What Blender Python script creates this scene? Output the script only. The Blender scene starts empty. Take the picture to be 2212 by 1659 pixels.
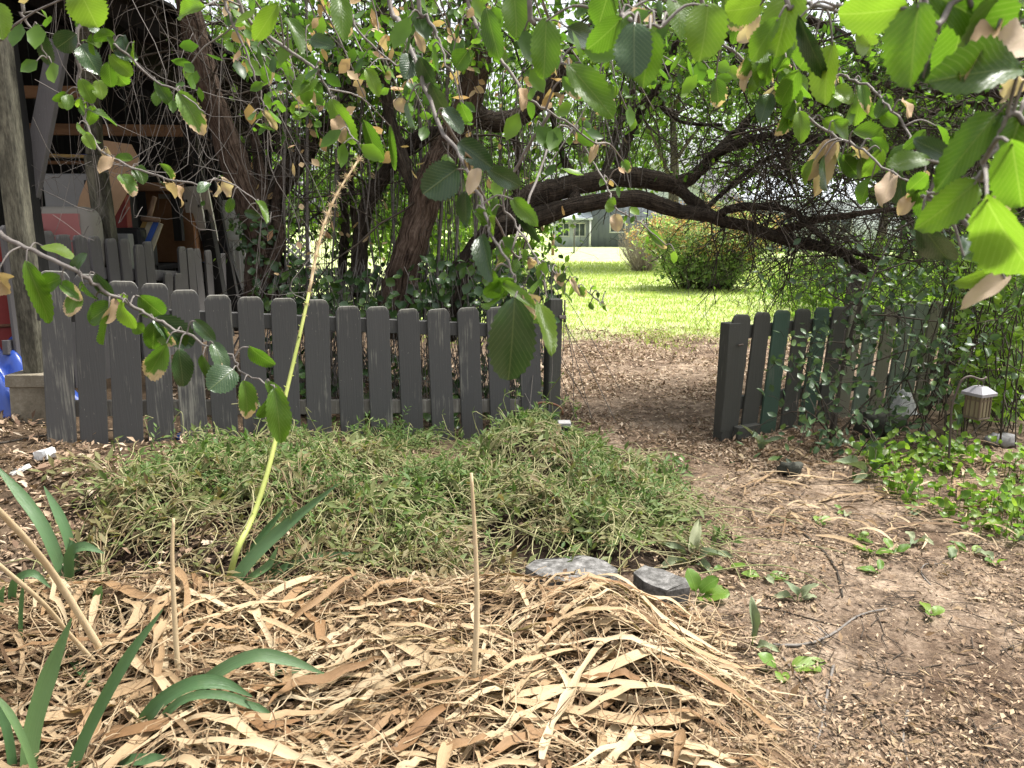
import bpy, math, random
import numpy as np
from mathutils import Matrix, Vector

rng = np.random.default_rng(11)
random.seed(11)
SC = bpy.context.scene
COL = SC.collection

# ------------------------------------------------------------------ camera
CAM_Z = 1.40
PITCH = math.radians(12.0)
FOC = 1662.0                      # focal length in units of the 2212 px wide view
cam_d = bpy.data.cameras.new('camera')
cam = bpy.data.objects.new('camera', cam_d)
COL.objects.link(cam)
cam.location = (0, 0, CAM_Z)
cam.rotation_euler = (math.pi / 2 - PITCH, 0, 0)
cam_d.sensor_width = 36.0
cam_d.lens = 36.0 * FOC / 2212.0
cam_d.clip_start = 0.05
cam_d.clip_end = 2000
cam_d.dof.use_dof = True
cam_d.dof.focus_distance = 3.6
cam_d.dof.aperture_fstop = 13.0
SC.camera = cam

# ------------------------------------------------------------------ world and sun (bright overcast)
SUN_EL, SUN_AZ = math.radians(67), math.radians(72)    # azimuth from +Y towards +X
w = bpy.data.worlds.new('World')
SC.world = w
w.use_nodes = True
nt = w.node_tree
nt.nodes.clear()
sky = nt.nodes.new('ShaderNodeTexSky')
sky.sky_type = 'NISHITA'
sky.sun_disc = False
sky.sun_elevation = SUN_EL
sky.sun_rotation = SUN_AZ
sky.air_density = 1.0
sky.dust_density = 4.0
sky.ozone_density = 1.0
hs = nt.nodes.new('ShaderNodeHueSaturation')
hs.inputs['Saturation'].default_value = 0.22            # cloud cover takes the blue out
bg = nt.nodes.new('ShaderNodeBackground')
bg.inputs['Strength'].default_value = 0.105
out = nt.nodes.new('ShaderNodeOutputWorld')
nt.links.new(sky.outputs[0], hs.inputs['Color'])
nt.links.new(hs.outputs[0], bg.inputs['Color'])
nt.links.new(bg.outputs[0], out.inputs['Surface'])

sd = bpy.data.lights.new('sun', 'SUN')
sd.energy = 2.6
sd.angle = math.radians(9)
sd.color = (1.0, 0.965, 0.90)
sun = bpy.data.objects.new('sun', sd)
COL.objects.link(sun)
_sv = Vector((math.sin(SUN_AZ) * math.cos(SUN_EL), math.cos(SUN_AZ) * math.cos(SUN_EL), math.sin(SUN_EL)))
sun.rotation_euler = _sv.to_track_quat('Z', 'Y').to_euler()
sun.location = (0, 0, 20)

vs = SC.view_settings
vs.view_transform = 'Standard'
vs.look = 'None'
vs.gamma = 1.0
vs.use_curve_mapping = False
vs.exposure = 1.75
SC.render.engine = 'CYCLES'
SC.cycles.max_bounces = 6
SC.cycles.diffuse_bounces = 3
SC.cycles.transmission_bounces = 4

# ------------------------------------------------------------------ pixel -> place helpers
CP, SP = math.cos(PITCH), math.sin(PITCH)

def ray(px, py):
    X = (px - 1106.0) / FOC
    Y = -(py - 829.5) / FOC
    return np.array([X, CP + Y * SP, -SP + Y * CP])

def at(px, py, dep):
    """the point seen at (px,py) that stands dep metres ahead"""
    d = ray(px, py)
    return np.array([0, 0, CAM_Z]) + d * (dep / d[1])

def smooth(e0, e1, v):
    t = np.clip((np.asarray(v, float) - e0) / (e1 - e0), 0, 1)
    return t * t * (3 - 2 * t)

def H(x, y):
    """height of the ground"""
    x = np.asarray(x, float); y = np.asarray(y, float)
    left = 0.115 * np.clip(-x - 0.1, 0, 3.4) * smooth(2.4, 3.6, y) * (1 - 0.6 * smooth(7, 13, y))
    far = -0.0107 * np.clip(y - 10, 0, 60)
    n = 0.010 * np.sin(3.1 * x + 1.3 * y) + 0.008 * np.sin(5.3 * y - 2.2 * x + 1) + 0.006 * np.sin(9.1 * x + 7.7 * y)
    return left + far + n

BED_Z = 0.12
def BED(x, y):
    """top of the raised bed in front, with the dead leaves it carries"""
    x = np.asarray(x, float); y = np.asarray(y, float)
    edge = 1 - smooth(0.30, 0.86, x + 0.05 * np.sin(6 * y) + .03 * np.sin(15 * y))
    back = 1 - smooth(2.50, 2.72, y + 0.05 * np.sin(3 * x))
    lump = 0.028 * np.sin(4.0 * x + 1.0) * np.sin(3.3 * y) + 0.02 * np.sin(9 * x + 5 * y) + 0.05 * np.exp(-((x - .25) ** 2 / .10 + (y - 2.1) ** 2 / .08))
    return (BED_Z + lump) * edge * back - 0.03 * (1 - edge * back)

def WEED(x, y):
    """top of the heap of pulled weeds"""
    x = np.asarray(x, float); y = np.asarray(y, float)
    g = (0.27 * np.exp(-((x - 0.13) ** 2 / .07 + (y - 4.1) ** 2 / .20))
         + 0.11 * np.exp(-((x - 0.35) ** 2 / .30 + (y - 3.4) ** 2 / .25))
         + 0.08 * np.exp(-((x + 0.7) ** 2 / .45 + (y - 3.55) ** 2 / .5))
         + 0.09 * np.exp(-((x + 1.35) ** 2 / .35 + (y - 3.2) ** 2 / .35)))
    lum = 0.035 * np.sin(9.3 * x + 2.2 * y) * np.sin(8.1 * y - 3 * x) + 0.022 * np.sin(17 * x + 5) * np.sin(19 * y + 4 * x)
    return H(x, y) + g * (1 + lum * 6) + lum * np.clip(g * 12, 0, 1) * .7 - 0.02

def surf(x, y):
    return max(float(H(x, y)), float(BED(x, y)), float(WEED(x, y)))

def gp(px, py, f=surf):
    d = ray(px, py)
    z = 0.0
    for _ in range(30):
        t = (z - CAM_Z) / d[2]
        p = np.array([0, 0, CAM_Z]) + d * t
        z = 0.5 * z + 0.5 * f(p[0], p[1])
    return p

# ------------------------------------------------------------------ object helpers
def tag(o, label=None, cat=None, group=None, kind=None):
    if label: o['label'] = label
    if cat: o['category'] = cat
    if group: o['group'] = group
    if kind: o['kind'] = kind
    return o

def empty(name, loc, label, cat, group=None):
    o = bpy.data.objects.new(name, None)
    COL.objects.link(o)
    o.location = Vector([float(v) for v in loc])
    o.empty_display_size = 0.1
    return tag(o, label, cat, group)

def setparent(o, p):
    """parts are modelled in world space; thing empties carry only a location"""
    if p is None: return
    o.parent = p
    if p.type == 'EMPTY':
        o.matrix_parent_inverse = Matrix.Translation(-p.location)

class MB:
    """collects quads and triangles and links them as ONE mesh object"""
    def __init__(self):
        self.V = []; self.Q = []; self.T = []; self.N = []; self.R = []; self.UV = []
        self.QM = []; self.TM = []; self.n = 0
    def add(self, V, Q=None, T=None, m=0, rnd=None, uv=None):
        V = np.asarray(V, float).reshape(-1, 3)
        if Q is not None and len(Q):
            Q = np.asarray(Q, np.int64).reshape(-1, 4); self.Q.append(Q + self.n); self.QM.append(np.full(len(Q), m, np.int32))
        if T is not None and len(T):
            T = np.asarray(T, np.int64).reshape(-1, 3); self.T.append(T + self.n); self.TM.append(np.full(len(T), m, np.int32))
        self.V.append(V)
        if rnd is None: rnd = rng.random()
        self.R.append(np.broadcast_to(np.asarray(rnd, float), (len(V),)).astype(np.float32))
        self.UV.append(np.zeros((len(V), 2), np.float32) if uv is None else np.asarray(uv, np.float32))
        self.n += len(V)
        return self
    def mesh(self, name, mats, smoothed=True):
        me = bpy.data.meshes.new(name)
        V = np.concatenate(self.V) if self.V else np.zeros((0, 3))
        Q = np.concatenate(self.Q) if self.Q else np.zeros((0, 4), np.int64)
        T = np.concatenate(self.T) if self.T else np.zeros((0, 3), np.int64)
        MI = np.concatenate((self.QM or [np.zeros(0, np.int32)]) + (self.TM or [np.zeros(0, np.int32)]))
        me.vertices.add(len(V)); me.vertices.foreach_set('co', V.astype(np.float32).ravel())
        li = np.concatenate([Q.ravel(), T.ravel()]).astype(np.int32)
        me.loops.add(len(li)); me.loops.foreach_set('vertex_index', li)
        me.polygons.add(len(Q) + len(T))
        st = np.concatenate([np.arange(len(Q)) * 4, len(Q) * 4 + np.arange(len(T)) * 3]).astype(np.int32)
        me.polygons.foreach_set('loop_start', st)
        me.polygons.foreach_set('material_index', MI.astype(np.int32))
        me.polygons.foreach_set('use_smooth', np.full(len(st), smoothed))
        a = me.attributes.new('rnd', 'FLOAT', 'POINT'); a.data.foreach_set('value', np.concatenate(self.R).astype(np.float32))
        uv = np.concatenate(self.UV)
        if np.any(uv):
            ul = me.uv_layers.new(name='UVMap'); ul.data.foreach_set('uv', uv[li].astype(np.float32).ravel())
        me.update(calc_edges=True); me.validate()
        for m in (mats if isinstance(mats, (list, tuple)) else [mats]): me.materials.append(m)
        return me
    def build(self, name, mats, parent=None, smoothed=True):
        o = bpy.data.objects.new(name, self.mesh(name, mats, smoothed))
        COL.objects.link(o)
        setparent(o, parent)
        return o

def unit(v):
    v = np.asarray(v, float); return v / (np.linalg.norm(v) + 1e-12)

def cr(P, n):
    """Catmull-Rom curve through P, n points"""
    P = np.asarray(P, float)
    if len(P) == 2: return P[0] + (P[1] - P[0]) * np.linspace(0, 1, n)[:, None]
    Q = np.vstack([2 * P[0] - P[1], P, 2 * P[-1] - P[-2]])
    t = np.linspace(0, len(P) - 1 - 1e-9, n); i = t.astype(int); f = (t - i)[:, None]
    a, b, c, d = Q[i], Q[i + 1], Q[i + 2], Q[i + 3]
    return .5 * (2 * b + (c - a) * f + (2 * a - 5 * b + 4 * c - d) * f ** 2 + (3 * b - a - 3 * c + d) * f ** 3)

def tube(mb, P, R, k=6, m=0, rnd=None, rough=0.0, cap=True):
    P = np.asarray(P, float); n = len(P)
    R = np.broadcast_to(np.asarray(R, float), (n,))
    T = np.gradient(P, axis=0); T /= np.linalg.norm(T, axis=1)[:, None] + 1e-12
    ref = np.array([0.31, 0.93, 0.17]) if abs(T[:, 1]).mean() < .8 else np.array([.93, .1, .33])
    A = np.cross(T, ref); A /= np.linalg.norm(A, axis=1)[:, None] + 1e-12
    B = np.cross(T, A)
    th = np.arange(k) * 2 * math.pi / k
    rr = R[:, None] * np.ones(k)
    if rough: rr = rr * (1 + rough * (rng.random((n, k)) - .5) * 2)
    V = P[:, None] + rr[..., None] * (np.cos(th)[None, :, None] * A[:, None] + np.sin(th)[None, :, None] * B[:, None])
    i = np.arange(n - 1)[:, None] * k; j = np.arange(k)[None]; j2 = (j + 1) % k
    Q = np.stack([i + j, i + j2, i + k + j2, i + k + j], -1).reshape(-1, 4)
    V = V.reshape(-1, 3); Tt = None
    if cap:
        V = np.vstack([V, P[0], P[-1]])
        a = np.arange(k); b = (a + 1) % k
        Tt = np.vstack([np.stack([b, a, np.full(k, n * k)], -1), np.stack([(n - 1) * k + a, (n - 1) * k + b, np.full(k, n * k + 1)], -1)])
    u = np.tile(np.arange(k) / k, n); v = np.repeat(np.arange(n) / max(1, n - 1), k)
    uv = np.stack([u, v], -1)
    if cap: uv = np.vstack([uv, [[0, 0], [0, 1]]])
    mb.add(V, Q, Tt, m, rnd, uv)

def box(mb, lo, hi, M=None, m=0, rnd=None, bevel=0.0):
    lo = np.asarray(lo, float); hi = np.asarray(hi, float)
    if bevel <= 0:
        V = np.array([[(lo, hi)[(i >> a) & 1][a] for a in range(3)] for i in range(8)])
        Q = [[0, 2, 3, 1], [4, 5, 7, 6], [0, 1, 5, 4], [2, 6, 7, 3], [0, 4, 6, 2], [1, 3, 7, 5]]
        T = None
    else:
        b = bevel; vs_ = []; idx = {}
        for c in range(8):
            for a in range(3):
                p = []
                for ax in range(3):
                    s = (c >> ax) & 1
                    base = (lo, hi)[s][ax]
                    p.append(base if ax == a else base + (b if s == 0 else -b))
                idx[(c, a)] = len(vs_); vs_.append(p)
        V = np.array(vs_); Q = []; T = []
        for a in range(3):
            o1, o2 = [x for x in range(3) if x != a]
            for s in range(2):
                c0 = s << a
                Q.append([idx[(c0, a)], idx[(c0 | 1 << o1, a)], idx[(c0 | 1 << o1 | 1 << o2, a)], idx[(c0 | 1 << o2, a)]])
        for a in range(3):
            o1, o2 = [x for x in range(3) if x != a]
            for s1 in range(2):
                for s2 in range(2):
                    c0 = s1 << o1 | s2 << o2; c1 = c0 | 1 << a
                    Q.append([idx[(c0, o1)], idx[(c1, o1)], idx[(c1, o2)], idx[(c0, o2)]])
        for c in range(8): T.append([idx[(c, 0)], idx[(c, 1)], idx[(c, 2)]])
    if M is not None: V = V @ np.array(M)[:3, :3].T + np.array(M)[:3, 3]
    mb.add(V, Q, T, m, rnd)

def beam(mb, a, b, wx, wz, up=(0, 0, 1), m=0, bevel=0.004, rnd=None):
    """rectangular timber from a to b, wx across, wz along up"""
    a = np.asarray(a, float); b = np.asarray(b, float)
    y = unit(b - a); x = unit(np.cross(y, np.asarray(up, float))); z = np.cross(x, y)
    L = np.linalg.norm(b - a); M = np.eye(4); M[:3, 0] = x; M[:3, 1] = y; M[:3, 2] = z; M[:3, 3] = a
    box(mb, (-wx / 2, 0, -wz / 2), (wx / 2, L, wz / 2), M, m, rnd, bevel)

def ribbon(mb, P, W, N, fold=0.15, m=0, rnd=None):
    """a blade: three points across, N = face normal along it"""
    P = np.asarray(P, float); n = len(P); W = np.broadcast_to(np.asarray(W, float), (n,))
    T = np.gradient(P, axis=0); T /= np.linalg.norm(T, axis=1)[:, None] + 1e-12
    N = np.broadcast_to(np.asarray(N, float), (n, 3))
    S = np.cross(T, N); S /= np.linalg.norm(S, axis=1)[:, None] + 1e-9
    NN = np.cross(S, T)
    L = P - S * W[:, None] / 2; Rr = P + S * W[:, None] / 2; Mi = P - NN * (W * fold)[:, None]
    V = np.stack([L, Mi, Rr], 1).reshape(-1, 3)
    i = np.arange(n - 1)[:, None] * 3; j = np.array([[0, 1]])
    Q = np.stack([i + j, i + j + 1, i + j + 4, i + j + 3], -1).reshape(-1, 4)
    uv = np.stack([np.tile([0, .5, 1.], n), np.repeat(np.linspace(0, 1, n), 3)], -1)
    mb.add(V, Q, None, m, rnd, uv)

def leaves(mb, P, D, N, L, W, m=0, rnd=None, full=False, fold=0.18):
    """many leaves at once: base P, direction D, rough normal N"""
    P = np.asarray(P, float); n = len(P)
    if n == 0: return
    D = np.asarray(D, float); D = D / (np.linalg.norm(D, axis=1)[:, None] + 1e-12)
    S = np.cross(D, N); S /= np.linalg.norm(S, axis=1)[:, None] + 1e-9
    U = np.cross(S, D)
    L = np.broadcast_to(np.asarray(L, float), (n,)); W = np.broadcast_to(np.asarray(W, float), (n,))
    if full:
        tpl = np.array([[0, 0, 0], [-.5, .38, 0], [-.40, .72, -.02], [0, 1, -.10], [.40, .72, -.02], [.5, .38, 0], [0, .36, -fold], [0, .72, -fold - .04]])
        Q = np.array([[1, 6, 7, 2], [6, 5, 4, 7]]); T = np.array([[0, 6, 1], [0, 5, 6], [2, 7, 3], [7, 4, 3]])
        uvt = tpl[:, :2] + [.5, 0]
    else:
        tpl = np.array([[0, 0, 0], [-.5, .48, fold], [0, 1, 0], [.5, .48, fold]])
        Q = None; T = np.array([[0, 2, 1], [0, 3, 2]]); uvt = tpl[:, :2] + [.5, 0]
    k = len(tpl)
    V = P[:, None] + (tpl[None, :, 0, None] * W[:, None, None]) * S[:, None] + (tpl[None, :, 1, None] * L[:, None, None]) * D[:, None] + (tpl[None, :, 2, None] * W[:, None, None]) * U[:, None]
    off = np.arange(n)[:, None, None] * k
    if rnd is None: rnd = rng.random(n)
    mb.add(V.reshape(-1, 3), (Q[None] + off).reshape(-1, 4) if Q is not None else None, (T[None] + off).reshape(-1, 3), m, np.repeat(rnd, k), np.tile(uvt, (n, 1)))

def rdir(n):
    v = rng.normal(size=(n, 3)); return v / np.linalg.norm(v, axis=1)[:, None]
# ------------------------------------------------------------------ materials
class NT:
    def __init__(self, name):
        self.m = bpy.data.materials.new(name); self.m.use_nodes = True
        self.t = self.m.node_tree; self.t.nodes.clear()
        self.out = self.n('ShaderNodeOutputMaterial')
    def n(self, typ, **kw):
        nd = self.t.nodes.new(typ)
        for k, v in kw.items(): setattr(nd, k, v)
        return nd
    def l(self, a, b): self.t.links.new(a, b)
    def setv(self, sock, v):
        if hasattr(v, 'links') or hasattr(v, 'is_output'): self.l(v, sock)
        else: sock.default_value = v
    def ramp(self, fac, stops):
        r = self.n('ShaderNodeValToRGB'); e = r.color_ramp.elements
        while len(e) < len(stops): e.new(0.5)
        for el, (p, c) in zip(e, stops):
            el.position = p; el.color = (*c, 1) if len(c) == 3 else c
        self.l(fac, r.inputs[0]); return r.outputs[0]
    def coord(self, kind='Object', scale=(1, 1, 1)):
        c = self.n('ShaderNodeTexCoord'); mp = self.n('ShaderNodeMapping')
        mp.inputs['Scale'].default_value = scale
        self.l(c.outputs[kind], mp.inputs[0]); return mp.outputs[0]
    def noise(self, vec, scale, detail=6, rough=.6, dist=0):
        n = self.n('ShaderNodeTexNoise'); n.inputs['Scale'].default_value = scale; n.inputs['Detail'].default_value = detail
        n.inputs['Roughness'].default_value = rough; n.inputs['Distortion'].default_value = dist
        if vec is not None: self.l(vec, n.inputs['Vector'])
        return n.outputs['Fac']
    def math(self, op, a, b=None, clamp=False):
        n = self.n('ShaderNodeMath', operation=op, use_clamp=clamp)
        self.setv(n.inputs[0], a)
        if b is not None: self.setv(n.inputs[1], b)
        return n.outputs[0]
    def mix(self, fac, a, b, mode='MIX'):
        n = self.n('ShaderNodeMix', data_type='RGBA', blend_type=mode)
        self.setv(n.inputs[0], fac)
        for s, v in ((n.inputs[6], a), (n.inputs[7], b)):
            if isinstance(v, tuple): s.default_value = (*v[:3], 1)
            else: self.l(v, s)
        return n.outputs[2]
    def bump(self, h, strength=.4, dist=.01):
        b = self.n('ShaderNodeBump'); b.inputs['Strength'].default_value = strength; b.inputs['Distance'].default_value = dist
        self.l(h, b.inputs['Height']); return b.outputs[0]
    def pbsdf(self, col, rough=.7, spec=.3, nrm=None, metal=0):
        p = self.n('ShaderNodeBsdfPrincipled')
        if isinstance(col, tuple): p.inputs['Base Color'].default_value = (*col[:3], 1)
        else: self.l(col, p.inputs['Base Color'])
        self.setv(p.inputs['Roughness'], rough)
        p.inputs['Specular IOR Level'].default_value = spec
        p.inputs['Metallic'].default_value = metal
        if nrm is not None: self.l(nrm, p.inputs['Normal'])
        return p.outputs[0]
    def done(self, sh): self.l(sh, self.out.inputs['Surface']); return self.m

def m_noise(name, stops, scale=8, stretch=(1, 1, 1), rough=.8, spec=.25, bump=.4, bdist=.01, detail=8, fine=60, metal=0, objrand=0.0):
    t = NT(name); v = t.coord('Object', stretch)
    a = t.noise(v, scale, detail, .65); b = t.noise(v, fine, 4, .6)
    f = t.math('ADD', t.math('MULTIPLY', a, .7), t.math('MULTIPLY', b, .3))
    if objrand:
        oi = t.n('ShaderNodeObjectInfo')
        f = t.math('ADD', f, t.math('MULTIPLY', t.math('SUBTRACT', oi.outputs['Random'], .5), objrand))
    c = t.ramp(f, stops)
    return t.done(t.pbsdf(c, rough, spec, t.bump(f, bump, bdist), metal))

def m_leaf(name, stops, transl=.4, rough=.42, spec=.35, tcol=1.0, src='rnd', veins=False, dead=None, bump=0.25, streak=0.0):
    """leaf: colour picked per leaf, light comes through it"""
    t = NT(name)
    if src == 'rnd':
        a = t.n('ShaderNodeAttribute', attribute_name='rnd'); r = a.outputs['Fac']
    else:
        a = t.n('ShaderNodeObjectInfo'); r = a.outputs['Random']
    v = t.coord('Object'); nz = t.noise(v, 14 if src == 'rnd' else 3.0, 4)
    f = t.math('ADD', t.math('MULTIPLY', r, .82), t.math('MULTIPLY', nz, .18))
    c = t.ramp(f, stops); nrm = None
    if veins or dead or streak:
        uvn = t.n('ShaderNodeTexCoord'); sx = t.n('ShaderNodeSeparateXYZ'); t.l(uvn.outputs['UV'], sx.inputs[0])
        au = t.math('ABSOLUTE', t.math('SUBTRACT', sx.outputs[0], .5))
    if streak:
        mp_ = t.n('ShaderNodeMapping'); mp_.inputs['Scale'].default_value = (26, 2.2, 1); t.l(uvn.outputs['UV'], mp_.inputs[0])
        ad_ = t.n('ShaderNodeVectorMath', operation='ADD'); t.l(mp_.outputs[0], ad_.inputs[0]); cm_ = t.n('ShaderNodeCombineXYZ'); t.l(t.math('MULTIPLY', r, 91.0), cm_.inputs[1]); t.l(cm_.outputs[0], ad_.inputs[1])
        sk = t.noise(ad_.outputs[0], 1.0, 4, .6); bl = t.noise(v, 30, 4, .6)
        c = t.mix(t.math('MULTIPLY', t.math('SUBTRACT', sk, .38), 2.2 * streak, True), c, t.mix(.5, c, (.12, .075, .035)) if streak > .5 else t.mix(.45, c, (.02, .05, .02)))
        c = t.mix(t.math('MULTIPLY', t.math('SUBTRACT', bl, .55), 3.0 * streak, True), c, t.mix(.6, c, (.10, .055, .025)) if streak > .5 else t.mix(.3, c, (.2, .2, .08)))
        nrm = t.bump(sk, .5, .003)
    if veins:
        ph = t.math('SUBTRACT', t.math('MULTIPLY', sx.outputs[1], 11.0), t.math('MULTIPLY', au, 9.0))
        fr = t.math('ABSOLUTE', t.math('SUBTRACT', t.math('FRACT', ph), .5))
        lat = t.math('SUBTRACT', 1.0, t.math('MULTIPLY', fr, 9.0), True)
        mid = t.math('SUBTRACT', 1.0, t.math('MULTIPLY', au, 45.0), True)
        vein = t.math('MAXIMUM', t.math('MULTIPLY', lat, .55), mid)
        c = t.mix(t.math('MULTIPLY', vein, .34), c, t.mix(.5, c, (.50, .55, .22)))
        nrm = t.bump(t.math('ADD', vein, t.math('MULTIPLY', nz, 1.2)), bump, .004)
    if dead:
        big = t.noise(v, 2.1, 3)
        edge = t.math('ADD', t.math('ADD', t.math('MULTIPLY', sx.outputs[1], .9), t.math('MULTIPLY', au, .9)), t.math('MULTIPLY', big, 1.1))
        msk = t.ramp(edge, [(.0, (0, 0, 0)), (.62, (0, 0, 0)), (.645, (1, 1, 1)), (1, (1, 1, 1))]) if False else t.math('MULTIPLY', t.math('SUBTRACT', edge, 1.42), 18.0, True)
        c = t.mix(msk, c, t.ramp(t.noise(v, 5, 5), [(.25, dead[0]), (.75, dead[1])]))
    p = t.pbsdf(c, rough, spec, nrm)
    tr = t.n('ShaderNodeBsdfTranslucent')
    tc = t.mix(1.0, c, (1.0 * tcol, 1.08 * tcol, .62 * tcol), 'MULTIPLY')
    t.l(tc, tr.inputs[0])
    ms = t.n('ShaderNodeMixShader'); ms.inputs[0].default_value = transl
    t.l(p, ms.inputs[1]); t.l(tr.outputs[0], ms.inputs[2])
    return t.done(ms.outputs[0])

def m_paint(name, paint, worn, amount=.5, rough=.65):
    """paint on sawn wood: grain runs along z, rubs through in streaks, specks and scratches"""
    t = NT(name); oi = t.n('ShaderNodeObjectInfo')
    tc = t.n('ShaderNodeTexCoord'); ad = t.n('ShaderNodeVectorMath', operation='ADD')
    sc_ = t.n('ShaderNodeVectorMath', operation='SCALE'); cmb = t.n('ShaderNodeCombineXYZ')
    for i in range(3): t.l(oi.outputs['Random'], cmb.inputs[i])
    t.l(cmb.outputs[0], sc_.inputs[0]); sc_.inputs['Scale'].default_value = 37.0
    t.l(tc.outputs['Object'], ad.inputs[0]); t.l(sc_.outputs[0], ad.inputs[1])
    def mp(s):
        m = t.n('ShaderNodeMapping'); m.inputs['Scale'].default_value = s; t.l(ad.outputs[0], m.inputs[0]); return m.outputs[0]
    grain = t.noise(mp((1, 1, .035)), 95, 6, .7, .3)
    patch = t.noise(mp((1, 1, .45)), 7, 4, .55)
    speck = t.noise(mp((1, 1, .35)), 130, 2, .5)
    rr_ = t.math('MULTIPLY', t.math('POWER', oi.outputs['Random'], 3.0), .085)
    wear = t.math('MULTIPLY', t.math('SUBTRACT', t.math('ADD', t.math('ADD', t.math('MULTIPLY', grain, .62), t.math('MULTIPLY', patch, .62)), rr_), .765 - .07 * amount), 8, True)
    uvn = t.n('ShaderNodeTexCoord'); sx = t.n('ShaderNodeSeparateXYZ'); t.l(uvn.outputs['UV'], sx.inputs[0])
    wear = t.math('MAXIMUM', wear, t.math('MULTIPLY', t.math('SUBTRACT', t.math('ADD', t.math('MULTIPLY', t.math('SUBTRACT', sx.outputs[1], .955), 9.0, True), t.math('MULTIPLY', grain, .7)), .52), 3.0, True))
    wear = t.math('MAXIMUM', wear, t.math('MULTIPLY', t.math('SUBTRACT', speck, .735 - .02 * amount), 16, True))
    pc = t.mix(t.math('MULTIPLY', oi.outputs['Random'], .6), paint, tuple(min(1, c * 1.35) for c in paint))
    pc = t.mix(t.math('MULTIPLY', patch, .5), pc, tuple(c * .65 for c in paint))
    c = t.mix(t.math('MULTIPLY', wear, .75), pc, worn)
    hh = t.math('SUBTRACT', grain, t.math('MULTIPLY', wear, .4))
    return t.done(t.pbsdf(c, rough, .3, t.bump(hh, .55, .004)))

def m_bark(name, c0, c1, c2, zs=.16, scale=26):
    t = NT(name)
    uvc = t.coord('UV', (16, 5, 1)); v = t.coord('Object', (1, 1, .32))
    a = t.noise(v, scale, 8, .7, 1.2); b = t.noise(v, 4, 4); g = t.noise(uvc, 3, 5, .6, .6)
    f = t.math('ADD', t.math('MULTIPLY', a, .38), t.math('ADD', t.math('MULTIPLY', b, .12), t.math('MULTIPLY', g, .5)))
    c = t.ramp(f, [(.40, c0), (.5, c1), (.62, c2)])
    return t.done(t.pbsdf(c, .92, .15, t.bump(f, 1.0, .06)))

def m_plain(name, col, rough=.5, spec=.4, metal=0):
    t = NT(name); v = t.coord('Object'); n = t.noise(v, 9, 5)
    c = t.mix(t.math('MULTIPLY', n, .5), col, tuple(x * .55 for x in col))
    return t.done(t.pbsdf(c, rough, spec, t.bump(n, .15, .004), metal))

M = {}
# timber and paint
M['paint_grey'] = m_paint('paint_grey', (.068, .067, .066), (.27, .26, .22), .8)
M['paint_green'] = m_paint('paint_green', (.048, .084, .06), (.14, .15, .12), .4)
M['paint_dark'] = m_paint('paint_dark', (.062, .062, .054), (.15, .15, .13), .4)
M['paint_faded'] = m_paint('paint_faded', (.16, .20, .155), (.27, .27, .22), .6)
M['paint_olive'] = m_paint('paint_olive', (.185, .18, .135), (.27, .27, .22), .6)
M['wood_grey'] = m_paint('wood_grey', (.115, .108, .108), (.26, .25, .24), .8, .85)
M['wood_weather'] = m_paint('wood_weather', (.13, .12, .105), (.33, .31, .27), 1.0, .9)
M['wood_lichen'] = m_noise('wood_lichen', [(.36, (.025, .023, .018)), (.5, (.085, .08, .06)), (.64, (.18, .17, .125))], 18, (1, 1, .25), .9, .2, .8, .01, fine=120)
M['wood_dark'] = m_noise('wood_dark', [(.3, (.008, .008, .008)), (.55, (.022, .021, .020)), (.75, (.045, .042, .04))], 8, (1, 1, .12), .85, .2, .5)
M['wood_brown'] = m_noise('wood_brown', [(.3, (.13, .07, .036)), (.7, (.30, .17, .09))], 6, (.15, 1, 1), .8, .2, .4)
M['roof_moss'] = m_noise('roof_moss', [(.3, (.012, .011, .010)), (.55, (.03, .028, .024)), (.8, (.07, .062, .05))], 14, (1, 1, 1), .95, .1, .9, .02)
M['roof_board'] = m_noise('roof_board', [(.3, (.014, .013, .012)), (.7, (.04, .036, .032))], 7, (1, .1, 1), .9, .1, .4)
# bark
M['bark_dark'] = m_bark('bark_dark', (.018, .014, .011), (.058, .046, .036), (.135, .105, .08))
M['bark_red'] = m_bark('bark_red', (.026, .017, .012), (.10, .068, .050), (.21, .155, .12))
M['bark_grey'] = m_bark('bark_grey', (.05, .043, .035), (.13, .11, .09), (.25, .22, .18))
M['twig_dark'] = m_noise('twig_dark', [(.3, (.020, .016, .012)), (.7, (.075, .058, .042))], 20, bump=.2)
M['twig_pale'] = m_noise('twig_pale', [(.3, (.085, .075, .066)), (.7, (.22, .20, .18))], 20, bump=.2)
M['twig_dry'] = m_noise('twig_dry', [(.3, (.30, .24, .19)), (.7, (.52, .44, .37))], 20, bump=.2)
M['twig_fore'] = m_noise('twig_fore', [(.3, (.10, .085, .075)), (.7, (.27, .245, .225))], 40, bump=.2)
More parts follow.
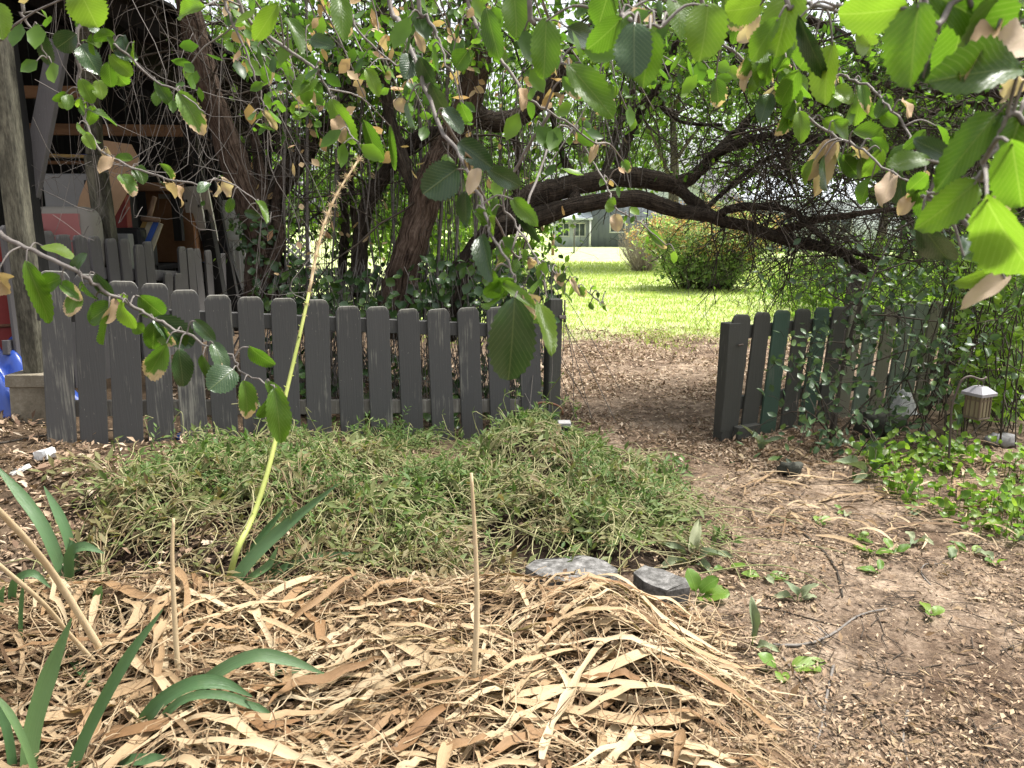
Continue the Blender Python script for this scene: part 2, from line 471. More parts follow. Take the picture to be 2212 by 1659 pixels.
# foliage
G = lambda *a: list(zip((0.05, .35, .65, .95), a))
M['leaf_fore'] = m_leaf('leaf_fore', G((.040, .085, .010), (.066, .135, .012), (.095, .18, .016), (.14, .22, .024)), .5, .36, .42, 1.7, 'obj', True)
M['leaf_fore_dark'] = m_leaf('leaf_fore_dark', G((.022, .052, .017), (.030, .066, .020), (.038, .080, .024), (.05, .095, .03)), .14, .28, .5, 1.2, 'obj', True)
M['leaf_fore_half'] = m_leaf('leaf_fore_half', G((.040, .085, .012), (.062, .130, .016), (.088, .175, .022), (.11, .19, .03)), .36, .42, .4, 1.5, 'obj', True, ((.40, .27, .15), (.52, .40, .29)))
M['leaf_fore_tan'] = m_leaf('leaf_fore_tan', G((.44, .31, .19), (.50, .375, .26), (.54, .43, .33), (.40, .25, .13)), .35, .7, .15, 1.0, 'obj', True)
M['leaf_fore_mass'] = m_leaf('leaf_fore_mass', G((.03, .066, .016), (.062, .130, .016), (.095, .185, .022), (.13, .21, .03)), .42, .38, .4, 1.7)
M['leaf_mid'] = m_leaf('leaf_mid', G((.024, .05, .013), (.05, .105, .014), (.09, .175, .020), (.15, .23, .03)), .5, .4, .35, 1.9)
M['leaf_mid_tan'] = m_leaf('leaf_mid_tan', G((.34, .22, .10), (.5, .36, .2), (.62, .48, .32), (.4, .2, .1)), .35, .7, .15)
M['leaf_ivy'] = m_leaf('leaf_ivy', G((.020, .045, .016), (.035, .075, .024), (.055, .11, .03), (.09, .16, .03)), .2, .3, .5, 1.2)
M['leaf_shrub'] = m_leaf('leaf_shrub', G((.03, .06, .028), (.05, .092, .040), (.075, .125, .05), (.11, .17, .05)), .25, .38, .4, 1.3)
M['leaf_bright'] = m_leaf('leaf_bright', G((.07, .14, .02), (.11, .20, .025), (.15, .25, .03), (.19, .27, .045)), .45, .4, .35, 1.5)
M['leaf_far'] = m_leaf('leaf_far', G((.05, .10, .02), (.095, .17, .03), (.13, .21, .04), (.17, .24, .06)), .45, .5, .2, 1.5)
M['leaf_bush'] = m_leaf('leaf_bush', G((.12, .19, .08), (.20, .29, .12), (.28, .36, .15), (.40, .43, .25)), .55, .5, .3, 1.6)
M['flower_peach'] = m_leaf('flower_peach', G((.50, .30, .13), (.62, .40, .22), (.55, .33, .12), (.68, .52, .36)), .3, .7, .1)
M['grass'] = m_leaf('grass', G((.22, .30, .07), (.30, .38, .10), (.38, .43, .15), (.46, .47, .24)), .4, .6, .2, 1.4)
M['iris'] = m_leaf('iris', G((.065, .135, .05), (.085, .165, .065), (.11, .19, .085), (.13, .22, .08)), .3, .36, .4, 1.4, 'obj', streak=.48)
M['weed_leaf'] = m_leaf('weed_leaf', G((.045, .095, .018), (.095, .155, .04), (.17, .18, .075), (.17, .115, .06)), .35, .55, .25, 1.4)
M['weed_stem'] = m_leaf('weed_stem', G((.10, .15, .035), (.20, .225, .08), (.36, .33, .18), (.16, .10, .055)), .15, .6, .25, 1.1)
M['weed_new'] = m_leaf('weed_new', G((.07, .14, .02), (.10, .19, .025), (.13, .22, .03), (.17, .25, .04)), .35, .4, .35, 1.5, 'obj', True)
M['weed_wilt'] = m_leaf('weed_wilt', G((.13, .17, .10), (.17, .21, .12), (.21, .24, .14), (.24, .25, .15)), .2, .6, .25, 1.1, 'obj', True)
M['straw'] = m_leaf('straw', G((.065, .036, .018), (.20, .125, .066), (.36, .262, .155), (.50, .40, .265)), .15, .6, .25, 1.0, streak=.8)
M['straw_obj'] = m_leaf('straw_obj', G((.18, .092, .038), (.33, .215, .115), (.45, .335, .20), (.55, .45, .30)), .15, .6, .25, 1.0, 'obj', streak=.8)
M['litter'] = m_leaf('litter', G((.06, .038, .025), (.17, .115, .075), (.29, .205, .135), (.43, .335, .235)), .1, .75, .15, 1.0)
M['litter_path'] = m_leaf('litter_path', G((.09, .055, .038), (.20, .135, .09), (.33, .24, .165), (.50, .41, .31)), .08, .8, .12, 1.0)
M['stalk_green'] = m_noise('stalk_green', [(.3, (.24, .30, .06)), (.7, (.40, .42, .13))], 12, (1, 1, .1), .55, .35, .2)
M['stalk_tan'] = m_noise('stalk_tan', [(.3, (.42, .30, .16)), (.7, (.64, .52, .34))], 12, (1, 1, .08), .7, .25, .3)
M['soil'] = m_noise('soil', [(.3, (.012, .009, .007)), (.55, (.035, .024, .017)), (.75, (.09, .062, .042))], 14, rough=.95, spec=.1, bump=1, bdist=.03, fine=140)
M['concrete'] = m_noise('concrete', [(.36, (.045, .043, .04)), (.5, (.12, .116, .11)), (.66, (.27, .26, .25))], 30, rough=.95, spec=.15, bump=.7, bdist=.006, fine=300)
M['pier'] = m_noise('pier', [(.3, (.10, .085, .06)), (.55, (.21, .185, .14)), (.75, (.33, .30, .24))], 9, rough=.95, spec=.15, bump=.4, bdist=.006, fine=90)
M['stone'] = m_noise('stone', [(.3, (.10, .10, .085)), (.6, (.19, .18, .16)), (.8, (.30, .29, .26))], 9, rough=.9, bump=.6, bdist=.01)
M['stone_dark'] = m_noise('stone_dark', [(.3, (.025, .026, .02)), (.6, (.06, .06, .048)), (.8, (.12, .115, .10))], 9, rough=.9, bump=.6, bdist=.01)
M['stone_pale'] = m_noise('stone_pale', [(.3, (.16, .155, .15)), (.6, (.29, .285, .285)), (.8, (.42, .41, .41))], 6, rough=.85, bump=.4, bdist=.01)
M['plastic_white'] = m_plain('plastic_white', (.74, .75, .74), .4)
M['plastic_bag'] = m_plain('plastic_bag', (.5, .5, .5), .4)
M['tarp'] = m_plain('tarp', (.02, .065, .34), .32, .6)
M['red'] = m_plain('red', (.22, .022, .018), .55)
M['red_wrap'] = m_plain('red_wrap', (.42, .035, .03), .4)
M['rust'] = m_noise('rust', [(.3, (.07, .035, .022)), (.6, (.16, .075, .045)), (.8, (.25, .14, .09))], 30, rough=.85, bump=.3)
M['iron'] = m_plain('iron', (.10, .075, .06), .6, .4)
M['black'] = m_plain('black', (.018, .018, .02), .6)
M['cardboard'] = m_noise('cardboard', [(.3, (.36, .22, .13)), (.7, (.50, .33, .20))], 4, (1, 1, .3), .85, .15, .1)
M['box_brown'] = m_noise('box_brown', [(.3, (.17, .085, .04)), (.7, (.27, .14, .075))], 4, rough=.85, spec=.15, bump=.1)
M['board_blue'] = m_plain('board_blue', (.035, .10, .40), .5)
M['board_cream'] = m_plain('board_cream', (.55, .50, .36), .6)
M['board_yellow'] = m_plain('board_yellow', (.38, .25, .08), .6)
M['white_metal'] = m_plain('white_metal', (.62, .61, .58), .45)
M['grey_panel'] = m_plain('grey_panel', (.26, .26, .255), .5)
M['bag_pink'] = m_plain('bag_pink', (.36, .13, .12), .65)
M['bag_white'] = m_plain('bag_white', (.27, .25, .215), .65)
M['lantern_glass'] = m_plain('lantern_glass', (.22, .19, .115), .15, .6)
M['lantern_metal'] = m_plain('lantern_metal', (.16, .12, .085), .5, .5, .4)
M['lantern_roof'] = m_plain('lantern_roof', (.30, .29, .31), .4, .5, .2)
M['siding'] = m_noise('siding', [(.3, (.14, .155, .185)), (.7, (.20, .215, .25))], 4, (1, 1, .2), .8, .2, .1)
M['siding_pale'] = m_noise('siding_pale', [(.3, (.40, .43, .49)), (.7, (.52, .55, .60))], 4, (1, 1, .2), .8, .2, .1)
M['roof_metal'] = m_noise('roof_metal', [(.3, (.42, .46, .52)), (.7, (.55, .59, .64))], 3, rough=.45, spec=.4, bump=.1)
M['trim_white'] = m_plain('trim_white', (.72, .72, .72), .6)
M['glass_dark'] = m_plain('glass_dark', (.10, .12, .14), .1, .6)
M['post_brown'] = m_plain('post_brown', (.22, .14, .09), .8)

def m_ground():
    """bare dirt with bark bits near, lawn beyond the gate, dark humus under the trees"""
    t = NT('ground_mix')
    g = t.n('ShaderNodeNewGeometry'); s = t.n('ShaderNodeSeparateXYZ'); t.l(g.outputs['Position'], s.inputs[0])
    P = g.outputs['Position']
    big = t.noise(P, .9, 5); mid = t.noise(P, 7, 8, .7); fine = t.math('ADD', t.math('MULTIPLY', t.noise(P, 60, 6, .7), .55), t.math('MULTIPLY', t.noise(P, 210, 4, .7), .45))
    f = t.math('ADD', t.math('MULTIPLY', mid, .5), t.math('MULTIPLY', fine, .5))
    dirt = t.ramp(f, [(.38, (.050, .036, .026)), (.5, (.19, .14, .10)), (.62, (.42, .33, .245))])
    blot = t.ramp(t.noise(P, 1.7, 6, .65), [(.36, (.5, .45, .42)), (.56, (1.0, 1.0, 1.0)), (.7, (1.2, 1.18, 1.15))])
    dirt = t.mix(1.0, dirt, blot, 'MULTIPLY')
    far = t.noise(P, 2.2, 8, .75)
    lawn = t.ramp(t.math('ADD', t.math('MULTIPLY', far, .6), t.math('MULTIPLY', fine, .4)), [(.33, (.30, .37, .13)), (.5, (.40, .46, .20)), (.68, (.52, .54, .32))])
    yy = t.math('ADD', s.outputs[1], t.math('MULTIPLY', t.math('SUBTRACT', big, .5), 2.4))
    yy = t.math('ADD', yy, t.math('MULTIPLY', t.math('SUBTRACT', mid, .5), 2.0))
    k = t.math('MULTIPLY', t.math('SUBTRACT', yy, 9.0), .8, True)
    hum = t.ramp(f, [(.33, (.03, .022, .015)), (.5, (.075, .052, .034)), (.66, (.15, .105, .066))])
    kx = t.math('MULTIPLY', t.math('ADD', t.math('MULTIPLY', s.outputs[0], -1.0), -.1), 1.6, True)
    ky = t.math('MULTIPLY', t.math('SUBTRACT', s.outputs[1], 2.6), 2.0, True)
    dirt2 = t.mix(t.math('MULTIPLY', kx, ky), dirt, hum)
    c = t.mix(k, dirt2, lawn)
    return t.done(t.pbsdf(c, .95, .1, t.bump(f, .9, .03)))
M['ground'] = m_ground()
# ------------------------------------------------------------------ ground
def ground():
    a = 4.6
    tx = np.linspace(-1, 1, 221); xs = 160 * np.sinh(a * tx) / math.sinh(a)
    ty = np.linspace(-.62, 1, 231); ys = 3.0 + 420 * np.sinh(a * 1.15 * ty) / math.sinh(a * 1.15)
    X, Y = np.meshgrid(xs, ys); Z = H(X, Y)
    n, k = X.shape
    i = np.arange(n - 1)[:, None] * k + np.arange(k - 1)[None]
    Q = np.stack([i, i + 1, i + k + 1, i + k], -1).reshape(-1, 4)
    o = MB().add(np.stack([X, Y, Z], -1), Q).build('ground', M['ground'])
    tag(o, 'bare brown dirt with litter running into a green lawn', 'ground', kind='structure')
ground()

def grid_mesh(name, x0, x1, y0, y1, nx, ny, f, mat):
    xs = np.linspace(x0, x1, nx); ys = np.linspace(y0, y1, ny); X, Y = np.meshgrid(xs, ys); Z = f(X, Y)
    i = np.arange(ny - 1)[:, None] * nx + np.arange(nx - 1)[None]
    Q = np.stack([i, i + 1, i + nx + 1, i + nx], -1).reshape(-1, 4)
    return MB().add(np.stack([X, Y, Z], -1), Q).build(name, mat)
o = grid_mesh('garden_bed', -4.2, .95, -.6, 2.9, 120, 90, lambda X, Y: np.maximum(BED(X, Y) - .02, -.06), M['soil'])
tag(o, 'raised bed of dark soil under the dead leaves', 'garden bed', kind='structure')

def lawn_grass():
    mb = MB()
    n = 95000
    y = 8.0 + (rng.random(n) ** 1.7) * 22; x = -2.0 + rng.random(n) * (3.0 + .62 * y)
    edge = 9.6 + .6 * np.sin(2.1 * x) + .5 * np.sin(5.3 * x + 2) + rng.normal(size=n) * .35
    keep = (y > edge) | (rng.random(n) < .16 * smooth(8.2, 9.6, y))
    x, y = x[keep], y[keep]; n = len(x)
    P = np.stack([x, y, H(x, y) - .005], -1)
    D = rdir(n) * .7 + [0, 0, 1]
    s = 1 + (y - 9) * .06
    leaves(mb, P, D, rdir(n), (.035 + .04 * rng.random(n)) * s, .011 * s)
    tag(mb.build('lawn_grass', M['grass']), 'short sunlit grass of the lawn beyond the gateway', 'grass', kind='stuff')
lawn_grass()

# ------------------------------------------------------------------ far buildings
def plankwall(parent, name, x0, x1, y, z0, z1, mat, step=.45, depth=.25):
    mb = MB(); box(mb, (x0, y, z0), (x1, y + depth, z1)); o = mb.build(name, mat, parent)
    b = MB()
    for x in np.arange(x0 + step, x1, step): box(b, (x - .02, y - .025, z0), (x + .02, y - .001, z1))
    b.build('battens', mat, o); return o

def window(parent, x0, x1, y, z0, z1, bars=1):
    f = MB(); t = .09
    for lo, hi in (((x0, y - .06, z0), (x0 + t, y - .002, z1)), ((x1 - t, y - .06, z0), (x1, y - .002, z1)), ((x0 + t, y - .06, z0), (x1 - t, y - .002, z0 + t)), ((x0 + t, y - .06, z1 - t), (x1 - t, y - .002, z1))): box(f, lo, hi)
    for k in range(bars):
        xc = x0 + (x1 - x0) * (k + 1) / (bars + 1); box(f, (xc - .03, y - .05, z0 + t), (xc + .03, y - .002, z1 - t))
    wf = f.build('window', M['trim_white'], parent)
    p = MB(); box(p, (x0 + t, y - .03, z0 + t), (x1 - t, y - .004, z1 - t)); p.build('pane', M['glass_dark'], wf)

def house():
    y = 58.0; g = float(H(5, y))
    h = empty('farm_house', (6, y, g), 'dark blue grey house with pale metal roof far across the lawn', 'house')
    plankwall(h, 'wall', 5.9, 15.0, y, g - .3, g + 3.3, M['siding'])
    gable = MB(); gable.add([[5.9, y, g + 3.3], [15, y, g + 3.3], [10.4, y, g + 5.9], [5.9, y + .25, g + 3.3], [15, y + .25, g + 3.3], [10.4, y + .25, g + 5.9]], None, [[0, 1, 2], [3, 5, 4]])
    gable.build('gable', M['siding_pale'], h)
    r = MB()
    for sgn, xe in ((-1, 5.2), (1, 15.7)):
        r.add([[xe, y - .7, g + 2.95], [10.4, y - .7, g + 6.1], [10.4, y + 9, g + 6.1], [xe, y + 9, g + 2.95]], [[0, 1, 2, 3]])
        r.add([[xe, y - .7, g + 3.07], [10.4, y - .7, g + 6.22], [10.4, y + 9, g + 6.22], [xe, y + 9, g + 3.07]], [[0, 1, 2, 3]])
        r.add([[xe, y - .7, g + 2.95], [10.4, y - .7, g + 6.1], [10.4, y - .7, g + 6.22], [xe, y - .7, g + 3.07]], [[0, 1, 2, 3]])
    r.build('roof', M['roof_metal'], h, False)
    # porch at the left with windows
    plankwall(h, 'wall', 3.1, 5.88, y + .5, g - .3, g + 2.0, M['siding_pale'], .6)
    pr = MB(); pr.add([[2.8, y - .9, g + 1.95], [5.86, y - .9, g + 1.95], [5.86, y + 2.4, g + 3.0], [2.8, y + 2.4, g + 3.0], [2.8, y - .9, g + 2.07], [5.86, y - .9, g + 2.07], [5.86, y + 2.4, g + 3.12], [2.8, y + 2.4, g + 3.12]], [[0, 3, 2, 1], [4, 5, 6, 7], [0, 1, 5, 4], [0, 4, 7, 3], [1, 2, 6, 5]])
    pr.build('porch_roof', M['roof_metal'], h, False)
    for x0 in (3.35, 4.55): window(h, x0, x0 + .95, y + .5, g + .7, g + 1.75)
    for x in (2.95, 5.7):
        b = MB(); box(b, (x - .07, y - .8, g - .1), (x + .07, y - .66, g + 1.96)); b.build('porch_post', M['trim_white'], h)
    window(h, 7.2, 8.4, y, g + 1.0, g + 2.3); window(h, 10.6, 12.2, y, g + .9, g + 2.3)
    # a second, paler building to the right
    y = 46.0; g = float(H(15, y))
    b = empty('pale_barn', (16, y, g), 'pale blue grey outbuilding behind the twigs on the right', 'building')
    plankwall(b, 'wall', 13.8, 24.0, y, g - .3, g + 2.9, M['siding_pale'])
    r = MB(); r.add([[13.3, y - .6, g + 2.8], [24.5, y - .6, g + 2.8], [24.5, y + 4, g + 4.3], [13.3, y + 4, g + 4.3], [13.3, y - .6, g + 2.95], [24.5, y - .6, g + 2.95], [24.5, y + 4, g + 4.45], [13.3, y + 4, g + 4.45]], [[0, 3, 2, 1], [4, 5, 6, 7], [0, 1, 5, 4], [0, 4, 7, 3], [1, 2, 6, 5]])
    r.build('roof', M['roof_metal'], b, False)
    window(b, 15.0, 16.4, y, g + 1.0, g + 2.2); window(b, 18.5, 19.9, y, g + 1.0, g + 2.2)
house()

def yard_post(px, py, top, rad, mat, name, label):
    p = gp(px, py, lambda x, y: float(H(x, y))); z = at(px, top, p[1])[2]
    o = MB(); tube(o, [[p[0], p[1], p[2] - .2], [p[0], p[1], (p[2] + z) / 2], [p[0] + .01, p[1], z]], [rad, rad * .97, rad * .93], 8, rough=.06)
    tag(o.build(name, mat), label, 'post')
yard_post(1240, 547, 482, .045, M['wood_grey'], 'yard_post', 'thin grey post standing on the lawn before the house')
yard_post(1194, 552, 505, .085, M['post_brown'], 'yard_post', 'short thick brown post on the far lawn left of thin post')

# ------------------------------------------------------------------ far trees and hedge shrubs
def far_tree(x, y, h, r, label, nleaf=7000, name='far_tree', mat='leaf_far', size=.22, trunk=True, low=.12):
    g = float(H(x, y)); t = empty(name, (x, y, g), label, 'tree' if trunk else 'shrub', 'trees beyond the lawn' if trunk else 'shrubs behind the vines')
    mb = MB()
    top = g + h * .62
    tube(mb, cr([[x, y, g - .2], [x + .1 * r * .3, y, g + h * .3], [x - .06 * r, y, top]], 7), np.linspace(.05 * h * .5, .03, 7), 7, rough=.1)
    nb = 9
    cs = []
    for k in range(nb):
        a = rng.random() * 2 * math.pi; z0 = g + h * (.22 + .4 * rng.random()); e = np.array([x + math.cos(a) * r * .75, y + math.sin(a) * r * .75, z0 + h * .25 * rng.random()])
        tube(mb, cr([[x, y, z0], (np.array([x, y, z0]) + e) / 2 + [0, 0, .05 * h], e], 5), np.linspace(.012 * h * .6, .01, 5), 5)
        cs.append(e)
    mb.build('trunk', M['bark_grey'], t)
    for k in range(26):
        d = rdir(1)[0]; q = np.array([x, y, g + h * (.5 + low * .5)]) + d * np.array([r * .8, r * .8, h * .42]) * rng.random() ** .4
        cs.append(q)
    cs = np.array(cs); idx = rng.integers(0, len(cs), nleaf)
    P = cs[idx] + rdir(nleaf) * (r * .34 * rng.random(nleaf) ** .5)[:, None] * [1, 1, .8]
    keep = P[:, 2] > g + h * low * .6; P = P[keep]; n = len(P)
    lb = MB(); leaves(lb, P, rdir(n) + [0, 0, -.3], rdir(n) + [0, 0, .5], size * (.6 + .8 * rng.random(n)), size * .7 * (.6 + .8 * rng.random(n)))
    lb.build('crown', M[mat], t)
    return t
TREES = [(-19, 34, 12, 5.0, 'tall pale green tree at far left, seen between trunks'),
         (-9.5, 27, 10, 4.0, 'round green tree behind the leaning central trunk'),
         (-2.5, 36, 12, 5.0, 'broad tree left of the far house'),
         (12, 72, 15, 6.5, 'tall tree rising behind the far house roof'),
         (15.5, 33, 9, 4.2, 'yellow green tree before the pale outbuilding'),
         (24, 36, 12, 5.5, 'green tree at far right beyond the arching twigs'),
         (13.5, 20.5, 8.0, 3.2, 'leafy tree rising behind the right hand picket fence'),
         (7.4, 11.5, 5.6, 2.3, 'leafy young tree just behind the shrub covered fence'),
         (6.5, 64, 17, 6.0, 'tall pale tree behind the left half of the far house'),
         (20, 58, 17, 7.0, 'tall tree rising beyond the pale outbuilding roof'),
         (5.2, 26, 10.5, 3.6, 'high crowned slender tree on the lawn behind the arch, trunk hidden')]
for a in TREES: far_tree(*a)
SHR = [(-3.9, 11.0, 2.6, 1.5, 'bright shrub just behind the white lattice'), (-1.7, 12.0, 3.0, 1.5, 'bright shrub behind the two thin dark stems'),
       (-6.6, 14.5, 4.6, 2.3, 'tall bright shrub beyond the shed eave'), (-.6, 15.5, 3.8, 1.7, 'bright shrub behind the root of the arching limbs')]
for a in SHR: far_tree(*a, nleaf=5200, name='hedge_shrub', mat='leaf_bright', size=.11, trunk=False, low=.02)

# ------------------------------------------------------------------ the flowering bush and its dry neighbour on the lawn
def lawn_bush():
    c = gp(1545, 634, lambda x, y: float(H(x, y))); c[1] += 1.1; g = float(H(c[0], c[1]))
    t = empty('flowering_bush', (c[0], c[1], g), 'rounded green bush with peach flower heads on the lawn', 'bush')
    sb = MB(); P = []; F = []
    for k in range(150):
        a = rng.random() * 2 * math.pi; rr = 1.55 * math.sqrt(rng.random()); hgt = (1.75 - .45 * (rr / 1.5) ** 2) * (.72 + .34 * rng.random())
        e = np.array([c[0] + math.cos(a) * rr, c[1] + math.sin(a) * rr * .8, g + hgt])
        b = np.array([c[0] + math.cos(a) * rr * .35, c[1] + math.sin(a) * rr * .3, g - .03])
        L = cr([b, (b + e) / 2 + [0, 0, .2], e], 12); tube(sb, L[::2], np.linspace(.012, .004, 6), 4)
        for q in L[2:]: P.append(q)
        if rng.random() < .8: F.append(e + [0, 0, .05])
        F.append(L[rng.integers(6, 11)] + unit(np.array([math.cos(a), math.sin(a), .4])) * .14)
    sb.build('stems', M['twig_dark'], t)
    P = np.array(P); n = 14000; P = P[rng.integers(0, len(P), n)] + rng.normal(size=(n, 3)) * [.15, .15, .10]
    P[:, 2] = np.maximum(P[:, 2], g + .02)
    O = P - np.array([c[0], c[1], g + .5]); O /= np.linalg.norm(O, axis=1)[:, None]
    lb = MB(); leaves(lb, P, rdir(n) + O * .8, rdir(n) * .55 + O * .8 + [0, -.25, .8], .08 + .05 * rng.random(n), .038 + .025 * rng.random(n))
    lb.build('foliage', M['leaf_bush'], t)
    F = np.array(F); n = len(F) * 34; P = np.repeat(F, 34, 0) + rng.normal(size=(n, 3)) * [.06, .06, .09]
    fb = MB(); leaves(fb, P, rdir(n), rdir(n), .045, .04); fb.build('flower_heads', M['flower_peach'], t)
    d = gp(1400, 590, lambda x, y: float(H(x, y))); d[1] += .8; g = float(H(d[0], d[1]))
    t = empty('dry_bush', (d[0], d[1], g), 'leafless pale twiggy bush beside the flowering bush', 'bush')
    sb = MB()
    for k in range(520):
        a = rng.random() * 2 * math.pi; rr = .8 * math.sqrt(rng.random()); e = np.array([d[0] + math.cos(a) * rr - .1, d[1] + math.sin(a) * rr, g + 1.5 * (.35 + .7 * rng.random())])
        b = np.array([d[0] + math.cos(a) * rr * .3, d[1] + math.sin(a) * rr * .3, g - .02])
        tube(sb, cr([b, (b + e) / 2 + rng.normal(size=3) * .12, e], 5), np.linspace(.008, .003, 5), 3)
    sb.build('stems', M['twig_dry'], t)
lawn_bush()

def tall_weeds():
    mb = MB()
    n = 7500
    x = 3.3 + rng.random(n) * 5.4; y = 7.4 + rng.random(n) * 7.5 + (x - 3.4) * .2
    den = smooth(0, 1.3, x - (2.0 + .16 * y) + .5 * np.sin(3 * y)); k = rng.random(n) < den; x, y = x[k], y[k]; n = len(x)
    h = (.35 + .75 * rng.random(n)) * np.clip(.5 + (x - 3) * .3, .4, 1.1)
    P = np.stack([x, y, H(x, y) + rng.random(n) * h], -1)
    for rep in range(3):
        leaves(mb, P + rng.normal(size=(n, 3)) * [.12, .12, .06], rdir(n) + [0, 0, .4], rdir(n) + [0, -.2, .6], .07 + .07 * rng.random(n), .03 + .025 * rng.random(n))
    for i in range(0, n, 6):
        e = P[i] + [0, 0, .15]; b = np.array([P[i, 0], P[i, 1], float(H(P[i, 0], P[i, 1]))]); tube(mb, [b, (b + e) / 2 + rng.normal(size=3) * .03, e], [.006, .005, .003], 3)
    tag(mb.build('tall_weeds', M['leaf_bright']), 'knee high bright weeds growing behind the right hand fence', 'weeds', kind='stuff')
tall_weeds()

# ------------------------------------------------------------------ picket fences
def picket(base, top, wdt, axis, thick=.019, clip=.34, wob=0.0):
    """one dog-eared board from base to top, axis = unit vector along the fence"""
    base = np.asarray(base, float); top = np.asarray(top, float)
    up = unit(top - base); L = np.linalg.norm(top - base); ax = unit(axis - up * np.dot(axis, up)); nr = np.cross(ax, up)
    c = wdt * clip * .62; hw = wdt / 2; b = .0025
    out_ = [(-hw, 0), (hw, 0), (hw, L - c * 1.15), (hw - c * .5, L - c * .28), (hw - c, L), (-hw + c, L), (-hw + c * .5, L - c * .28), (-hw, L - c * 1.15)]
    inn = [(x * (1 - b / hw), min(max(z, b), L - b) if z in (0, L) else z - b * .4) for x, z in out_]
    ring = [(out_, -thick / 2 + b), (inn, -thick / 2), (out_, thick / 2 - b), (inn, thick / 2)]
    V = []; UV = []
    for pts, d in ring:
        for x, z in pts: V.append(base + ax * (x + wob * math.sin(z * 2.6)) + up * z + nr * d); UV.append([.5 + x / wdt, z / L])
    k = 8; Q = []; T = []
    for i in range(k):
        j = (i + 1) % k
        Q += [[i, j, k * 2 + j, k * 2 + i], [k + i, k + j, j, i], [k * 2 + i, k * 2 + j, k * 3 + j, k * 3 + i]]
    Q += [[k + 0, k + 7, k + 2, k + 1], [k + 7, k + 6, k + 3, k + 2], [k + 6, k + 5, k + 4, k + 3]]
    Q += [[3 * k + 0, 3 * k + 1, 3 * k + 2, 3 * k + 7], [3 * k + 7, 3 * k + 2, 3 * k + 3, 3 * k + 6], [3 * k + 6, 3 * k + 3, 3 * k + 4, 3 * k + 5]]
    return MB().add(V, Q, T, uv=UV)

def on_line(px, py, A, d):
    """where the sight line through (px,py) crosses the vertical plane through A along d"""
    r = ray(px, py); nrm = np.array([-d[1], d[0], 0]); C = np.array([0, 0, CAM_Z]); t = np.dot(np.append(A, 0) * [1, 1, 0] - C * [1, 1, 0], nrm) / np.dot(r, nrm)
    return C + r * t

def left_fence():
    A = np.array([-2.29, 3.92]); B = np.array([0.16, 4.95]); d = unit(B - A); d3 = np.append(d, 0); nr = np.array([-d[1], d[0], 0])
    f = empty('picket_fence', (*((A + B) / 2), float(H(-1, 4.4))), 'long charcoal grey picket fence behind the pulled weeds, left of the gateway', 'fence')
    tops = [(116, 585), (190, 592), (263, 607), (333, 612), (398, 626), (470, 637), (540, 641), (612, 644), (683, 647), (751, 661), (814, 662), (880, 667), (946, 667), (1010, 664), (1073, 663), (1145, 667)]
    bots = [133, 203, 277, 348, 420, 487, 553, 623, 690, 762, 825, 891, 957, 1020, 1082, 1148]
    for (px, py), bx in zip(tops, bots):
        t = on_line(px, py, A, d); b = on_line(bx, 925, A, d); g = float(H(b[0], b[1]))
        r = unit(t - b); b = b + r * ((g - .06 - b[2]) / r[2])
        picket(b, t, .139 + rng.normal() * .004, d3, wob=rng.normal() * .002).build('picket', M['paint_grey'], f, False)
    def z_top(x): return np.interp(x, [-2.3, -1.3, -.6, .2], [1.10, .97, .90, .84])
    for name, off in (('rail', -.155), ('rail', -.66)):
        mb = MB(); n = 4
        a0 = A - d * .12; b0 = B + d * (.20 if off < -.5 else .05)
        a = np.array([*a0, z_top(a0[0]) + off]) + nr * .032; b = np.array([*b0, z_top(b0[0]) + off]) + nr * .032
        beam(mb, a, b, .038, .085); mb.build(name, M['wood_weather'] if off < -.5 else M['paint_grey'], f, False)
    p = on_line(1197, 760, A, d) + nr * .04; g = float(H(p[0], p[1])); top = at(1197, 645, p[1])[2]
    mb = MB(); beam(mb, (p[0], p[1], g - .1), (p[0] + .012, p[1], top), .089, .089, up=(d[0], d[1], 0)); post = mb.build('gate_post', M['paint_dark'], f, False)
    for q in (.35,):
        p2 = np.array([*(A + d * .05), 0]) + nr * .095; mb = MB(); beam(mb, (p2[0], p2[1], float(H(p2[0], p2[1])) - .1), (p2[0], p2[1], .98), .08, .08); mb.build('post', M['paint_dark'], f, False)
    # slide bolt on the gate post
    h = MB(); hx = p[0] + .062
    tube(h, [[hx + .02, p[1] - .03, top - .12], [hx + .02, p[1] - .03, top - .005]], .006, 6); box(h, (hx - .017, p[1] - .05, top - .13), (hx + .03, p[1] - .012, top - .105), bevel=.003)
    tube(h, [[hx + .02, p[1] - .03, top - .15], [hx + .02, p[1] - .03, top - .12]], .009, 6)
    h.build('bolt', M['iron'], post)
left_fence()

